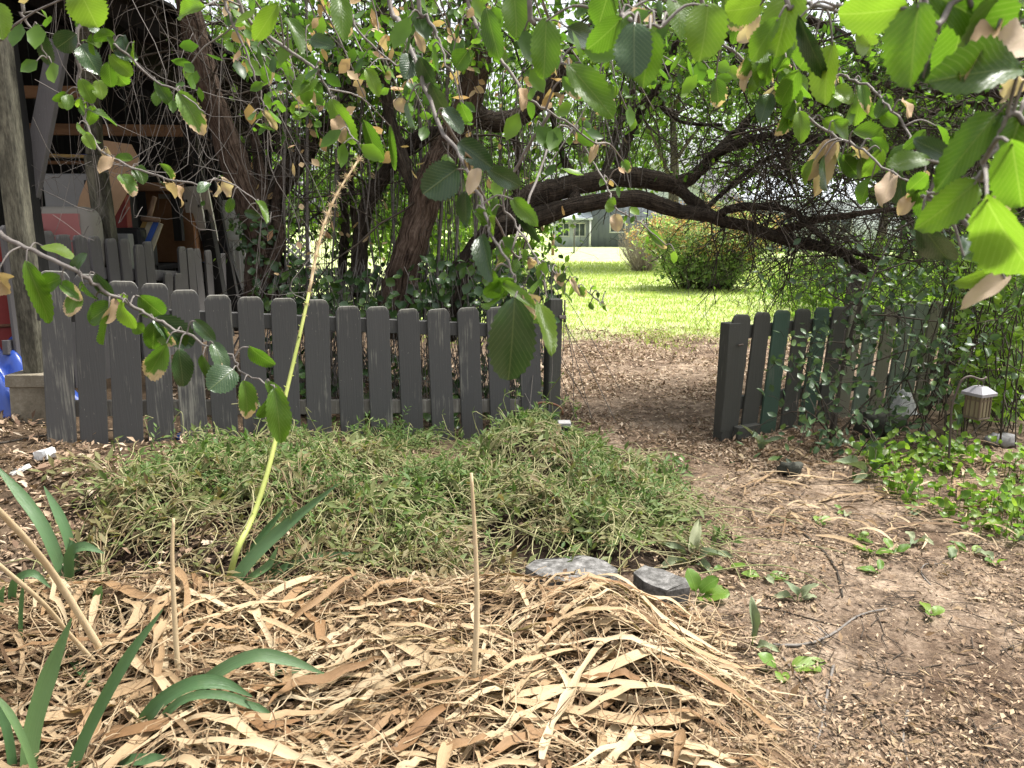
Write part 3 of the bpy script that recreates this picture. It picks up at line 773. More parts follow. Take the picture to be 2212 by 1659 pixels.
def right_fence():
    A = np.array([1.45, 4.9]); ang = math.radians(28); d = np.array([math.cos(ang), math.sin(ang)]); d3 = np.append(d, 0); nr = np.array([-d[1], d[0], 0])
    f = empty('picket_fence', (*(A + d * 1.2), 0), 'dark green and grey picket fence half hidden by a shrub, right of the gateway', 'fence')
    tops = [(1603, 679), (1648, 674), (1691, 670), (1736, 667), (1777, 664), (1815, 662), (1853, 660), (1891, 659), (1928, 657), (1962, 655), (1994, 652), (2025, 650), (2062, 648)]
    mats = ['paint_dark', 'paint_dark', 'paint_green', 'paint_dark', 'paint_green', 'paint_dark', 'paint_olive', 'paint_faded', 'paint_olive', 'paint_faded', 'paint_faded', 'paint_olive', 'paint_faded']
    for i, ((px, py), mt) in enumerate(zip(tops, mats)):
        t = on_line(px, py, A, d); bx = px - (px - 1106) * .052 - 4; b = on_line(bx, 930, A, d); g = float(H(b[0], b[1]))
        r = unit(t - b); b = b + r * ((g - .03 + (.09 if i == 0 else 0) - b[2]) / r[2])
        picket(b, t, .139 + rng.normal() * .004, d3, wob=rng.normal() * .002).build('picket', M[mt], f, False)
    for off in (.69, .22):
        a = np.array([*(A + d * -.03), off]) + nr * .032; b = np.array([*(A + d * 2.75), off + .02]) + nr * .032
        mb = MB(); beam(mb, a, b, .038, .085); mb.build('rail', M['paint_dark'], f, False)
    p = np.array([*(A + d * -.045), 0]) + nr * .035
    mb = MB(); beam(mb, (p[0], p[1], -.1), (p[0] + .01, p[1], .76), .085, .10, up=d3); post = mb.build('gate_post', M['paint_dark'], f, False)
    p2 = np.array([*(A + d * .10), 0]) - nr * .035
    mb = MB(); beam(mb, p2 - d3 * .10 + [0, 0, .035], p2 + d3 * .10 + [0, 0, .035], .05, .085); mb.build('foot_block', M['paint_dark'], f, False)
    pe = np.array([*(A + d * 2.72), 0]) + nr * .09
    mb = MB(); beam(mb, (pe[0], pe[1], -.1), (pe[0], pe[1], .9), .085, .085); mb.build('post', M['wood_weather'], f, False)
    # latch tongue
    h = MB(); q = np.array([*(A + d * .03), .62]) - nr * .02
    tube(h, [q, q - d3 * .05 - nr * .015], .006, 6); h.build('latch', M['iron'], post)
    # taller old posts that stand behind among the leaves
    for k, (px, py, top, dep) in enumerate(((1838, 640, 575, 6.6),)):
        p = at(px, py, dep); g = float(H(p[0], p[1])); mb = MB(); beam(mb, (p[0], p[1], g - .1), (p[0] + .02, p[1], at(px, top, dep)[2]), .09, .09)
        tag(mb.build('old_fence_post', M['wood_grey'], None, False), 'weathered square post standing behind the right hand fence', 'post')
right_fence()

def back_fence():
    f = empty('picket_fence', (-2.85, 6.0, float(H(-2.85, 6.0))), 'weathered grey picket fence running back along the open shed', 'fence')
    d3 = np.array([.035, 1, 0]); d3 = unit(d3)
    for i in range(18):
        y = 4.50 + i * .178; x = -2.90 + .035 * (y - 4.5); zt = 1.365 - .085 * (y - 4.5) + rng.normal() * .012; g = float(H(x, y))
        lean = np.array([rng.normal() * .008, rng.normal() * .012, 0])
        if i in (10, 11): zt -= .22; lean = np.array([.03, .05, 0])
        picket((x, y, g - .04), np.array([x, y, zt]) + lean, .138, d3, wob=rng.normal() * .003).build('picket', M['wood_grey'], f, False)
    for off in (.17, .62):
        mb = MB(); beam(mb, (-2.935, 4.4, 1.30 - off), (-2.825, 7.6, 1.02 - off), .038, .085); mb.build('rail', M['wood_grey'], f, False)
    for y in (4.85, 7.3):
        x = -2.99 + .035 * (y - 4.5); mb = MB(); beam(mb, (x, y, .1), (x, y, 1.12), .085, .085); mb.build('post', M['wood_grey'], f, False)
back_fence()

# ------------------------------------------------------------------ open shed
def shed():
    s = empty('open_shed', (-4.6, 6.4, .4), 'dark open shed with sagging mossy roof on the left', 'shed')
    gl = .36
    E = [(-2.24, 4.35, 2.86), (-2.20, 5.0, 2.70), (-2.12, 6.0, 2.56), (-2.13, 7.0, 2.42), (-2.22, 8.0, 2.26), (-2.24, 9.2, 2.05)]
    Ec = cr(np.array(E), 26)
    # roof boards, one by one, from the eave up to the ridge
    for i in range(25):
        a, b = Ec[i], Ec[i + 1]; gap = .006; bb = a + (b - a) * (1 - gap / .19); j = rng.normal() * .025
        up = np.array([-3.6, 0, 1.75]); mb = MB(); dz = np.array([0, 0, .022])
        e = np.array([j, 0, -j * .48])
        V = [a + e, bb + e, bb + up, a + up, a + e + dz, bb + e + dz, bb + up + dz, a + up + dz]
        mb.add(V, [[0, 3, 2, 1], [4, 5, 6, 7], [0, 1, 5, 4], [2, 3, 7, 6], [1, 2, 6, 5], [0, 4, 7, 3]]); mb.build('roof_board', M['roof_board'], s, False)
    # mossy shingle layer with a ragged lower edge on top
    mb = MB(); V = []; Q = []; T = []; nx = 16; ny = 70; Er = cr(np.array(E), ny)
    for iy in range(ny):
        for ix in range(nx):
            t = ix / (nx - 1); e = Er[iy]; off = (rng.random() * .09 - .12) if ix == 0 else 0
            V.append([e[0] - off - 3.6 * t, e[1] + (rng.random() - .5) * .02, e[2] + .045 + off * .48 * .6 + 1.75 * t + rng.random() * .03])
    V = np.array(V); n = len(V); V = np.vstack([V, V - [0, 0, .02]])
    i = np.arange(ny - 1)[:, None] * nx + np.arange(nx - 1)[None]
    Q = np.stack([i, i + nx, i + nx + 1, i + 1], -1).reshape(-1, 4)
    e0 = np.arange(ny - 1) * nx
    mb.add(V, np.vstack([Q, np.stack([e0, e0 + n, e0 + nx + n, e0 + nx], -1), np.stack([np.arange(nx - 1), np.arange(nx - 1) + 1, np.arange(nx - 1) + 1 + n, np.arange(nx - 1) + n], -1)]))
    mb.build('shingles', M['roof_moss'], s, False)
    # rafters under the boards
    for y in (4.5, 5.4, 6.3, 7.2, 8.1, 9.0):
        z = float(np.interp(y, Ec[:, 1], Ec[:, 2])); x = float(np.interp(y, Ec[:, 1], Ec[:, 0]))
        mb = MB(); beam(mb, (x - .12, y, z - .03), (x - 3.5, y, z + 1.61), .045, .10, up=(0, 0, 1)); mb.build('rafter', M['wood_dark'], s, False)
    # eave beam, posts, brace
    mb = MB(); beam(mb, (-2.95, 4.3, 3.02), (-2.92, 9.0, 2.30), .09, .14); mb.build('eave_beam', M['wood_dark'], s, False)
    pc = gp(72, 912, lambda x, y: float(H(x, y)))
    pz = pc[2]
    P0 = np.array([pc[0] - .005, pc[1] + .10, pz + .26]); ptop = at(-8, 60, 4.25)
    mb = MB(); n = 12
    L = cr([P0, P0 * .5 + ptop * .5 + [.015, 0, 0], ptop], 10)
    for a, b in zip(L[:-1], L[1:]): pass
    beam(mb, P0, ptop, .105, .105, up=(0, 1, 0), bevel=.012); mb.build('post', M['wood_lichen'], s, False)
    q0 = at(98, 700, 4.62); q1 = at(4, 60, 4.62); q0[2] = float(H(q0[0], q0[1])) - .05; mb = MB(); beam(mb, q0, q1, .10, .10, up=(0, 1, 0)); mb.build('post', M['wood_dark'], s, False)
    mb = MB(); beam(mb, at(63, 425, 4.66), at(128, 90, 4.75), .11, .05, up=(0, 1, 0)); mb.build('brace', M['wood_grey'], s, False)
    b0 = at(243, 540, 5.7); b0[2] = .3; b1 = at(190, 330, 5.7); b1 += (b1 - at(243, 540, 5.7)) * .02
    mb = MB(); beam(mb, b0, at(205, 335, 5.72), .12, .12, up=(0, 1, 0), bevel=.015); beam(mb, at(205, 335, 5.72), at(188, 50, 5.75), .09, .09, up=(0, 1, 0)); mb.build('post', M['wood_lichen'], s, False)
    c0 = at(478, 560, 7.3); c0[2] = .3
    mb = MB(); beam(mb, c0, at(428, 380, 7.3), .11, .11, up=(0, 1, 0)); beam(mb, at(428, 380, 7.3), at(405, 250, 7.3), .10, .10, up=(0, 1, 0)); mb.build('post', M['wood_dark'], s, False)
    # dark boarded walls at the back, left and far end
    for k in range(24):
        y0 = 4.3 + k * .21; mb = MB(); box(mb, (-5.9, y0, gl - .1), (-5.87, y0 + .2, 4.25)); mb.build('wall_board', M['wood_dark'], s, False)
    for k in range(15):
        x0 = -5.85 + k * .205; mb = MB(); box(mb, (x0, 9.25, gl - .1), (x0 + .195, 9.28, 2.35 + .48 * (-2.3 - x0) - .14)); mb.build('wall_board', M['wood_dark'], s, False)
    # cross ties seen as brown bars
    for a, b, mt in ((at(20, 196, 7.0), at(205, 200, 7.0), 'wood_brown'), (at(30, 275, 7.4), at(400, 283, 7.4), 'wood_brown')):
        mb = MB(); a[0] = -5.86; beam(mb, a, b + [.0, 0, 0], .05, .10); mb.build('tie_beam', M[mt], s, False)
    # a log pole sticking out under the eave
    mb = MB(); tube(mb, cr([at(560, 245, 7.0), at(610, 234, 6.9), at(663, 221, 6.85)], 6), [.075, .072, .075, .07, .072, .068], 10, rough=.06); mb.build('roof_pole', M['bark_dark'], s)
    # pier block under the front post
    p = MB()
    V = []
    for z, hw in ((pz - .05, .115), (pz + .20, .105), (pz + .205, .118), (pz + .27, .115)):
        for sx, sy in ((-1, -1), (1, -1), (1, 1), (-1, 1)): V.append([pc[0] + sx * hw, pc[1] + .10 + sy * hw, z])
    Q = []
    for l in range(3):
        for k in range(4): Q.append([l * 4 + k, l * 4 + (k + 1) % 4, l * 4 + 4 + (k + 1) % 4, l * 4 + 4 + k])
    Q.append([12, 13, 14, 15]); p.add(V, Q)
    tag(p.build('pier_block', M['pier'], None, False), 'mossy concrete pier block under the leftmost weathered post', 'concrete block')
shed()
# ------------------------------------------------------------------ things stored in the shed
def thing_mesh(mb, name, mats, label, cat, group=None, sm=False):
    return tag(mb.build(name, mats, None, sm), label, cat, group)

def rounded_bale(c, sx, sy, sz, n=18, p=5.0):
    """superellipsoid: a stuffed bale"""
    V = []; Q = []; m = n // 2 + 1
    for i in range(m):
        ph = -math.pi / 2 + math.pi * i / (m - 1)
        for j in range(n):
            th = 2 * math.pi * j / n
            f = lambda a: math.copysign(abs(a) ** (2 / p), a)
            V.append([c[0] + sx * f(math.cos(ph)) * f(math.cos(th)), c[1] + sy * f(math.cos(ph)) * f(math.sin(th)), c[2] + sz * f(math.sin(ph))])
    for i in range(m - 1):
        for j in range(n): Q.append([i * n + j, i * n + (j + 1) % n, (i + 1) * n + (j + 1) % n, (i + 1) * n + j])
    return np.array(V), Q

def shed_things():
    # long bench the things stand on (its top shows between and above the pickets)
    t = empty('work_bench', (-4.3, 6.3, .38), 'dark plank bench in the shed carrying the stored things', 'bench')
    for k in range(7):
        mb = MB(); box(mb, (-5.2, 4.95 + k * .56, .98), (-3.02, 5.49 + k * .56, 1.02), bevel=.004); mb.build('plank', M['wood_dark'], t, False)
    for x in (-5.1, -3.12):
        for y in (5.05, 8.6):
            mb = MB(); box(mb, (x - .05, y - .05, .3), (x + .05, y + .05, .979)); mb.build('leg', M['wood_dark'], t, False)
    # insulation bale: pale wrapper, red label with rows of print
    a = at(58, 540, 5.35); b = at(190, 445, 5.35); w = (b[0] - a[0]); cx = (a[0] + b[0]) / 2; z0 = 1.022; z1 = b[2]
    e = empty('insulation_bale', (cx, 5.6, z0), 'plastic wrapped bale with faded red label, by the front shed post', 'bale')
    V, Q = rounded_bale((cx, 5.46, (z0 + z1) / 2), w / 2, .10, (z1 - z0) / 2, 32)
    o = MB().add(V, Q).build('wrapper', M['bag_white'], e)
    mb = MB(); lx0, lx1 = cx - w / 2 + .0, cx + w * .34; nx, nz = 16, 8; Vv = []
    for iz in range(nz):
        for ix in range(nx):
            x = lx0 + .03 + (lx1 - lx0 - .03) * ix / (nx - 1); z = z0 + .05 + (z1 - z0 - .10) * iz / (nz - 1)
            u = abs((x - cx) / (w / 2)); v = abs((z - (z0 + z1) / 2) / ((z1 - z0) / 2)); y = 5.46 - .10 * (max(0, 1 - u ** 5)) ** .2 * (max(0, 1 - v ** 5)) ** .2 - .004
            Vv.append([x, y, z])
    i = np.arange(nz - 1)[:, None] * nx + np.arange(nx - 1)[None]
    mb.add(Vv, np.stack([i, i + 1, i + nx + 1, i + nx], -1).reshape(-1, 4)); mb.build('label_panel', M['bag_pink'], e)
    pr = MB()
    for r_ in range(6):
        z = z0 + .09 + r_ * .036; x = cx - w * .36 + .03 * (r_ % 2)
        while x < cx + w * .16:
            l = .012 + rng.random() * .04; box(pr, (x, 5.46 - .1095, z), (x + l, 5.46 - .1055, z + .012)); x += l + .012
    pr.build('print', M['bag_white'], e, False)['kind'] = 'stuff'
    # pale cabinet, with dark side, behind the bale
    a = at(98, 452, 6.3); b = at(192, 375, 6.3); e = empty('metal_cabinet', (a[0], 6.4, 1.02), 'dull white metal cabinet behind the red labelled bale', 'cabinet')
    mb = MB(); box(mb, (a[0], 6.3, 1.022), (b[0], 6.75, b[2]), bevel=.01); mb.build('body', M['grey_panel'], e, False)
    mb = MB(); box(mb, (b[0] + .004, 6.33, 1.022), (b[0] + .14, 6.75, b[2] - .01), bevel=.006); mb.build('side', M['black'], e, False)
    mb = MB(); box(mb, (b[0] - .04, 6.285, b[2] - .12), (b[0] - .02, 6.299, b[2] - .05), bevel=.003); mb.build('handle', M['black'], e, False)
    # folded sheet of cardboard propped up
    e = empty('cardboard_sheet', at(230, 450, 6.0), 'large tan cardboard sheet leaning behind the grey post', 'cardboard')
    pts = [(205, 300), (283, 312), (300, 345), (280, 405), (245, 470), (165, 505), (172, 425), (205, 345)]
    Vf = [at(px, py, 6.0 + .0012 * (470 - py)) for px, py in pts]; c0 = np.mean(Vf, axis=0); Vb = [p + [0, .012, 0] for p in Vf]; k = len(pts)
    mb = MB(); mb.add(Vf + [c0] + Vb + [c0 + [0, .012, 0]], [[i, (i + 1) % k, k + 1 + (i + 1) % k, k + 1 + i] for i in range(k)], [[(i + 1) % k, i, k] for i in range(k)] + [[k + 1 + i, k + 1 + (i + 1) % k, 2 * k + 1] for i in range(k)])
    mb.build('panel', M['cardboard'], e, False)
    Vf = [at(px, py, 5.9) for px, py in ((172, 425), (212, 385), (205, 520), (150, 520))]; Vb = [p + [0, .012, 0] for p in Vf]
    mb = MB(); mb.add(Vf + Vb, [[0, 1, 2, 3], [7, 6, 5, 4], [0, 4, 5, 1], [1, 5, 6, 2], [2, 6, 7, 3], [3, 7, 4, 0]]); mb.build('flap', M['cardboard'], e, False)
    def bx(name, p0, p1, dep, dy, mat, label, cat, z0=None, bev=.006):
        a = at(*p0, dep); b = at(*p1, dep); mb = MB(); box(mb, (a[0], dep, a[2] if z0 is None else z0), (b[0], dep + dy, b[2]), bevel=bev)
        return thing_mesh(mb, name, M[mat], label, cat)
    bx('red_box', (236, 468), (268, 420), 6.35, .09, 'red', 'small bright red box beside the cardboard sheet', 'box', 1.022)
    bx('storage_tub', (240, 540), (300, 492), 6.2, .3, 'black', 'dark tub low behind the pickets right of the bale', 'tub', 1.022, .02)
    bx('paper_carton', (243, 532), (276, 505), 6.08, .09, 'grey_panel', 'little grey printed carton just above the pickets', 'carton', 1.022)
    e = empty('cardboard_box', at(375, 500, 7.15), 'brown cardboard box inside the shed beside white door frame', 'box')
    a = at(322, 505, 7.15); b = at(412, 412, 7.15)
    mb = MB(); box(mb, (a[0], 7.15, 1.022), (b[0], 7.6, b[2]), bevel=.006); mb.build('body', M['box_brown'], e, False)
    mb = MB(); box(mb, (a[0] - .02, 7.11, b[2] + .002), (b[0] + .02, 7.61, b[2] + .015)); mb.build('flap', M['cardboard'], e, False)
    mb = MB(); box(mb, (a[0] + .12, 7.144, b[2] - .07), (a[0] + .24, 7.149, b[2] - .03)); mb.build('sticker', M['bag_white'], e, False)
    a = at(262, 413, 6.9); b = at(392, 394, 6.9)
    e = empty('timber_board', at(330, 405, 6.9), 'brown board laid across above the cardboard box', 'board'); mb = MB(); box(mb, (a[0], 6.92, a[2]), (b[0] - .02, 7.0, b[2]), bevel=.004); mb.build('board', M['wood_brown'], e, False)
    mb = MB(); box(mb, (a[0] + .02, 6.93, 1.022), (a[0] + .09, 6.99, a[2] - .001)); mb.build('upright', M['wood_dark'], e, False)
    mb = MB(); box(mb, (b[0] - .12, 6.93, b[2] - .5), (b[0] - .05, 6.99, a[2] - .001)); mb.build('upright', M['wood_dark'], e, False)
    # white door frame with two dark latch holes
    e = empty('cabinet_door', at(425, 500, 6.6), 'white metal door panel with two square holes in the shed', 'door panel')
    Vf = [at(392, 404, 7.02), at(428, 402, 7.02), at(448, 520, 7.3), at(412, 520, 7.3)]
    def slab(Vf, dy, name, mat, par):
        Vb = [p + [0, dy, 0] for p in Vf]; mb = MB(); mb.add(list(Vf) + Vb, [[0, 1, 2, 3], [7, 6, 5, 4], [0, 4, 5, 1], [1, 5, 6, 2], [2, 6, 7, 3], [3, 7, 4, 0]]); return mb.build(name, mat, par, False)
    slab(Vf, .03, 'panel', M['white_metal'], e)
    slab([at(430, 400, 7.06), at(447, 398, 7.06), at(470, 520, 7.5), at(450, 520, 7.5)], .03, 'panel', M['white_metal'], e)
    for px, py in ((401, 434), (430, 445)):
        slab([at(px - 3, py - 3, 7.08), at(px + 3, py - 3, 7.08), at(px + 3, py + 3, 7.08), at(px - 3, py + 3, 7.08)], .012, 'latch_hole', M['black'], e)
    # painted boards tied under a short bar, leaning on the pickets
    e = empty('painted_boards', at(320, 548, 5.9), 'blue, cream and yellow painted boards hanging from a short wooden bar', 'boards')
    for (p, q), mt in ((((338, 478), (303, 560)), 'board_blue'), (((326, 478), (297, 548)), 'board_cream'), (((347, 482), (322, 552)), 'board_cream'), (((318, 470), (295, 528)), 'board_yellow')):
        mb = MB(); dd = {'board_blue': 6.30, 'board_cream': 6.33, 'board_yellow': 6.36}[mt]; beam(mb, at(*p, dd), at(*q, dd - .02), .042, .014, up=(0, 1, 0)); mb.build('board', M[mt], e, False)
    mb = MB(); tube(mb, [at(306, 473, 6.26), at(345, 475, 6.26)], [.02, .02], 8); mb.build('bar', M['post_brown'], e)
    mb = MB(); tube(mb, cr([at(322, 470, 6.3), at(330, 440, 6.35), at(334, 425, 6.35)], 5), .02, 8); mb.build('handle', M['post_brown'], e)
    bx('blue_carton', (436, 545), (456, 497), 7.42, .12, 'board_blue', 'blue and white printed carton below the white door panel', 'carton', 1.0)
    # translucent white bin at the end of the row
    e = empty('plastic_bin', at(505, 552, 8.0), 'tall white plastic bin at the far end of the grey fence', 'bin')
    a = at(486, 560, 7.85); b = at(524, 432, 7.85)
    g = float(H(-2.8, 8.0))
    mb = MB(); V = []; 
    lev = [(g + .02, .82), (a[2] + .18, .93), (a[2] + .19, 1.0), (a[2] + .22, 1.0), (b[2], .78)]
    cx = (a[0] + b[0]) / 2; hw = (b[0] - a[0]) / 2 * 1.25
    for z, f in lev:
        for sx, sy in ((-1, -1), (1, -1), (1, 1), (-1, 1)): V.append([cx + sx * hw * f, 8.0 + sy * .12 * f, z])
    Q = [[l * 4 + k, l * 4 + (k + 1) % 4, l * 4 + 4 + (k + 1) % 4, l * 4 + 4 + k] for l in range(4) for k in range(4)] + [[16, 17, 18, 19]]
    mb.add(V, Q); mb.build('body', M['plastic_white'], e, False)
    mb = MB()
    for k in range(4): beam(mb, (cx - hw * .6 + k * hw * .4, 8.0 - .122, g + .1), (cx - hw * .6 + k * hw * .4, 8.0 - .122, a[2] + .17), .012, .01, up=(0, 1, 0), bevel=0)
    mb.build('ribs', M['plastic_white'], e, False)
    # leaning dark poles
    for p, q, nm in (((440, 405), (492, 560), 'steep'), ((452, 380), (470, 470), 'upright')):
        mb = MB(); qq = at(*q, 7.65); qq2 = qq.copy(); dirv = unit(qq - at(*p, 7.7)); qq2 = qq + dirv * ((.34 - qq[2]) / dirv[2])
        beam(mb, at(*p, 7.7), qq2, .10, .06, up=(0, 1, 0)); thing_mesh(mb, 'leaning_timber', M['wood_dark'], 'black %s timber leaning before the white bin' % nm, 'timber')
    # planks stored overhead on the ties
    for k, (p, q, mt, lb) in enumerate((((28, 325), (250, 340), 'board_yellow', 'yellowish plank stored on the rack, upper one'), ((28, 350), (270, 352), 'wood_brown', 'brown plank stored on the rack under the yellowish one'), ((40, 337), (200, 337), 'board_blue', 'thin blue pipe stored on the overhead rack'))):
        mb = MB(); a = at(*p, 6.9 + .12 * k); b = at(*q, 6.9 + .12 * k); a[0] = -5.8
        if k == 2: tube(mb, [a, (a + b) / 2, b], .016, 8)
        else: beam(mb, a, b, .09, .028)
        thing_mesh(mb, 'stored_plank' if k < 2 else 'stored_pipe', M[mt], lb, 'plank' if k < 2 else 'pipe')
    e = empty('lumber_rack', at(150, 360, 7.0), 'dark bracket rack holding planks inside the shed', 'rack')
    for x in (-5.3, -4.3, -3.65):
        zt = at(100, 356, 7.0)[2] - .025; mb = MB(); box(mb, (x - .03, 6.8, zt - .06), (x + .03, 7.2, zt), bevel=.004); mb.build('bracket', M['wood_dark'], e, False)
        mb = MB(); box(mb, (x - .03, 7.205, .3), (x + .03, 7.265, zt + .2), bevel=.004); mb.build('upright', M['wood_dark'], e, False)
shed_things()

def cloth(name, mat, label, cat, c, rx, ry, h, seed, n=26, amp=.06, parent=None):
    """a heap of crumpled sheet, thick skin, lying on the ground"""
    r = np.random.default_rng(seed); V = []; Q = []
    ph = r.random((6, 3)) * 6.28; fr = r.random((6, 2)) * 7 + 2
    for iy in range(n):
        for ix in range(n):
            u = -1 + 2 * ix / (n - 1); v = -1 + 2 * iy / (n - 1); d = math.sqrt(u * u + v * v); k = min(1, d)
            z = h * max(0, 1 - k ** 2.2)
            w_ = sum(abs(math.sin(fr[q, 0] * u + fr[q, 1] * v + ph[q, 0])) - .6 for q in range(6)) * amp * (.35 + max(0, 1 - k))
            x = c[0] + u * rx * (1 + .12 * math.sin(5 * v + ph[0, 1])); y = c[1] + v * ry * (1 + .1 * math.sin(4 * u + ph[1, 1]))
            V.append([x, y, surf(x, y) + max(z + w_, -.01) + .004])
    i = np.arange(n - 1)[:, None] * n + np.arange(n - 1)[None]
    mb = MB().add(V, np.stack([i, i + 1, i + n + 1, i + n], -1).reshape(-1, 4))
    return tag(mb.build(name, mat, parent), label, cat)

def yard_things():
    # tarp and the red tank at the left edge
    p = gp(-5, 905, lambda x, y: float(H(x, y)))
    cloth('blue_tarp', M['tarp'], 'crumpled blue tarp heaped at the left edge by the pier block', 'tarp', (p[0] - .12, p[1] + .34), .40, .30, .30, 3, 40, .05)
    t = empty('red_tank', (p[0] - .1, p[1] + .72, p[2]), 'rusty red tank standing at the left edge behind blue tarp', 'tank')
    a = at(0, 740, 4.95); top = at(0, 492, 4.95)[2]; x1 = at(46, 600, 4.95)[0]; r = .28; g = float(H(x1 - r, 5.2))
    mb = MB(); zz = [g - .02, g + .02, g + .05, top - .06, top - .02, top]; rr = [r * .96, r, r * .985, r * .985, r, r * .9]
    V = []
    for z, q in zip(zz, rr):
        for k in range(28): V.append([x1 - r + q * math.cos(k * math.pi / 14), 5.2 + q * math.sin(k * math.pi / 14), z])
    Q = [[l * 28 + k, l * 28 + (k + 1) % 28, l * 28 + 28 + (k + 1) % 28, l * 28 + 28 + k] for l in range(5) for k in range(28)]
    mb.add(V, Q).add([[x1 - r, 5.2, top]] + V[-28:], None, [[0, 1 + k, 1 + (k + 1) % 28] for k in range(28)]); mb.build('drum', M['red'], t)
    mb = MB()
    for z in (g + (top - g) * .36, g + (top - g) * .68):
        P = [[x1 - r + r * 1.0 * math.cos(q), 5.2 + r * 1.0 * math.sin(q), z] for q in np.linspace(0, 2 * math.pi, 29)]; tube(mb, P, .012, 6, cap=False)
    mb.build('hoop', M['rust'], t)
    # litter by the left: white carton, shards, wrappers
    def crumple(px, py, sx, sy, sz, mat, name, label, cat, seed, rz=0.3):
        r = np.random.default_rng(seed); c = gp(px, py); mb = MB(); V, Q = rounded_bale((0, 0, 0), sx, sy, sz, 12, 6); V = V + r.normal(size=V.shape) * np.array([sx, sy, sz]) * .09
        ca, sa = math.cos(rz), math.sin(rz); V = np.stack([V[:, 0] * ca - V[:, 1] * sa, V[:, 0] * sa + V[:, 1] * ca, V[:, 2] + V[:, 0] * .25], -1)
        V[:, 2] -= V[:, 2].min(); mb.add(V + [c[0], c[1], c[2] - .008], Q); return tag(mb.build(name, M[mat], None, False), label, cat)
    crumple(98, 995, .055, .032, .026, 'plastic_white', 'crushed_cup', 'crushed white cup lying in the dead leaves at left', 'cup', 5, -.5)
    crumple(45, 1018, .045, .03, .006, 'white_metal', 'paper_scrap', 'flat pale paper scrap near the crushed cup', 'paper', 6, .7)
    crumple(400, 947, .045, .03, .018, 'board_blue', 'blue_wrapper', 'blue and white crumpled wrapper at the foot of the fence', 'wrapper', 7)
    crumple(460, 948, .075, .03, .015, 'red_wrap', 'red_wrapper', 'crumpled red wrapper at the foot of the fence', 'wrapper', 8)
    crumple(103, 1020, .05, .04, .02, 'post_brown', 'brown_pot_shard', 'brown pot shard just below the crushed cup', 'shard', 9)
    # stones
    def stone(px, py, sx, sy, sz, mat, label, seed, f=surf):
        r = np.random.default_rng(seed); c = gp(px, py, f); V, Q = rounded_bale((0, 0, 0), sx, sy, sz, 16, 2.6)
        d = unit_rows(V); k = 1 + .28 * np.sin(3.4 * d[:, 0] + 1.7 * seed) * np.sin(4 * d[:, 1] + 2 + seed) + .14 * np.sin(7 * d[:, 2] + 5 * d[:, 0] + seed) + r.normal(size=len(V)) * .045
        V = V * k[:, None]; V[:, 2] = V[:, 2] - V[:, 2].min() - sz * .25
        return tag(MB().add(V + [c[0], c[1] + sy * .5, c[2]], Q).build('stone', M[mat]), label, 'stone')
    def unit_rows(V): return V / (np.linalg.norm(V, axis=1)[:, None] + 1e-9)
    stone(1712, 1030, .06, .045, .036, 'stone_dark', 'small dark upright stone in front of the right hand fence', 1)
    stone(1905, 945, .15, .10, .085, 'stone_dark', 'mossy round boulder under the shrub by the fence', 2)
    stone(2150, 868, .22, .16, .10, 'stone_pale', 'pale flat rock behind the hanging lantern', 3)
    stone(2195, 895, .16, .12, .075, 'stone_pale', 'pale rock at the right edge beside the lantern', 4)
    stone(2100, 800, .20, .15, .14, 'stone_pale', 'pale rock behind the last picket of the right fence', 5)
    stone(2165, 965, .085, .045, .04, 'stone_pale', 'white upright stone below the lantern among leaves', 6)
    cloth('white_plastic_bag', M['plastic_bag'], 'white plastic bag lying at the foot of the right hand fence', 'bag', tuple(gp(1958, 897)[:2] + [0, .05]), .105, .07, .16, 12, 20, .02)
    # broken concrete border of the bed
    def slab(pts, z, th, label, seed):
        r = np.random.default_rng(seed); P = [gp(px, py, lambda x, y: z) for px, py in pts]
        k = len(P); c = np.mean(P, axis=0); mb = MB()
        rim = [p for p in P]; inn = [c + (p - c) * .93 + [0, 0, .004] for p in P]; low = [p + (p - c) * .02 - [0, 0, th] for p in P]
        V = low + rim + inn + [c + [0, 0, .010]]
        V = np.array(V); V += r.normal(size=V.shape) * .006
        Q = [[a * k + i, a * k + (i + 1) % k, (a + 1) * k + (i + 1) % k, (a + 1) * k + i] for a in range(2) for i in range(k)]
        T = [[2 * k + i, 2 * k + (i + 1) % k, 3 * k] for i in range(k)]
        if np.cross(P[1][:2] - P[0][:2], P[2][:2] - P[1][:2]) < 0: Q = [q[::-1] for q in Q]; T = [q[::-1] for q in T]
        mb.add(V, Q, T); return tag(mb.build('concrete_slab', M['concrete'], None, False), label, 'concrete slab', 'broken concrete border of the bed')
    slab([(1128, 1222), (1150, 1212), (1200, 1203), (1262, 1200), (1310, 1212), (1334, 1228), (1318, 1245), (1265, 1262), (1215, 1258), (1165, 1240)], .13, .16, 'broken speckled concrete slab at the back of the bed, biggest one', 1)
    slab([(1368, 1238), (1395, 1228), (1440, 1236), (1478, 1252), (1488, 1270), (1440, 1276), (1392, 1262)], .075, .16, 'smaller broken concrete piece beside the round leaved weed', 2)
    if False: slab([(1580, 1350), (1602, 1348), (1625, 1385), (1650, 1430), (1628, 1440), (1600, 1405)], .09, .14, 'narrow concrete edge showing at right rim of the straw', 3)
yard_things()

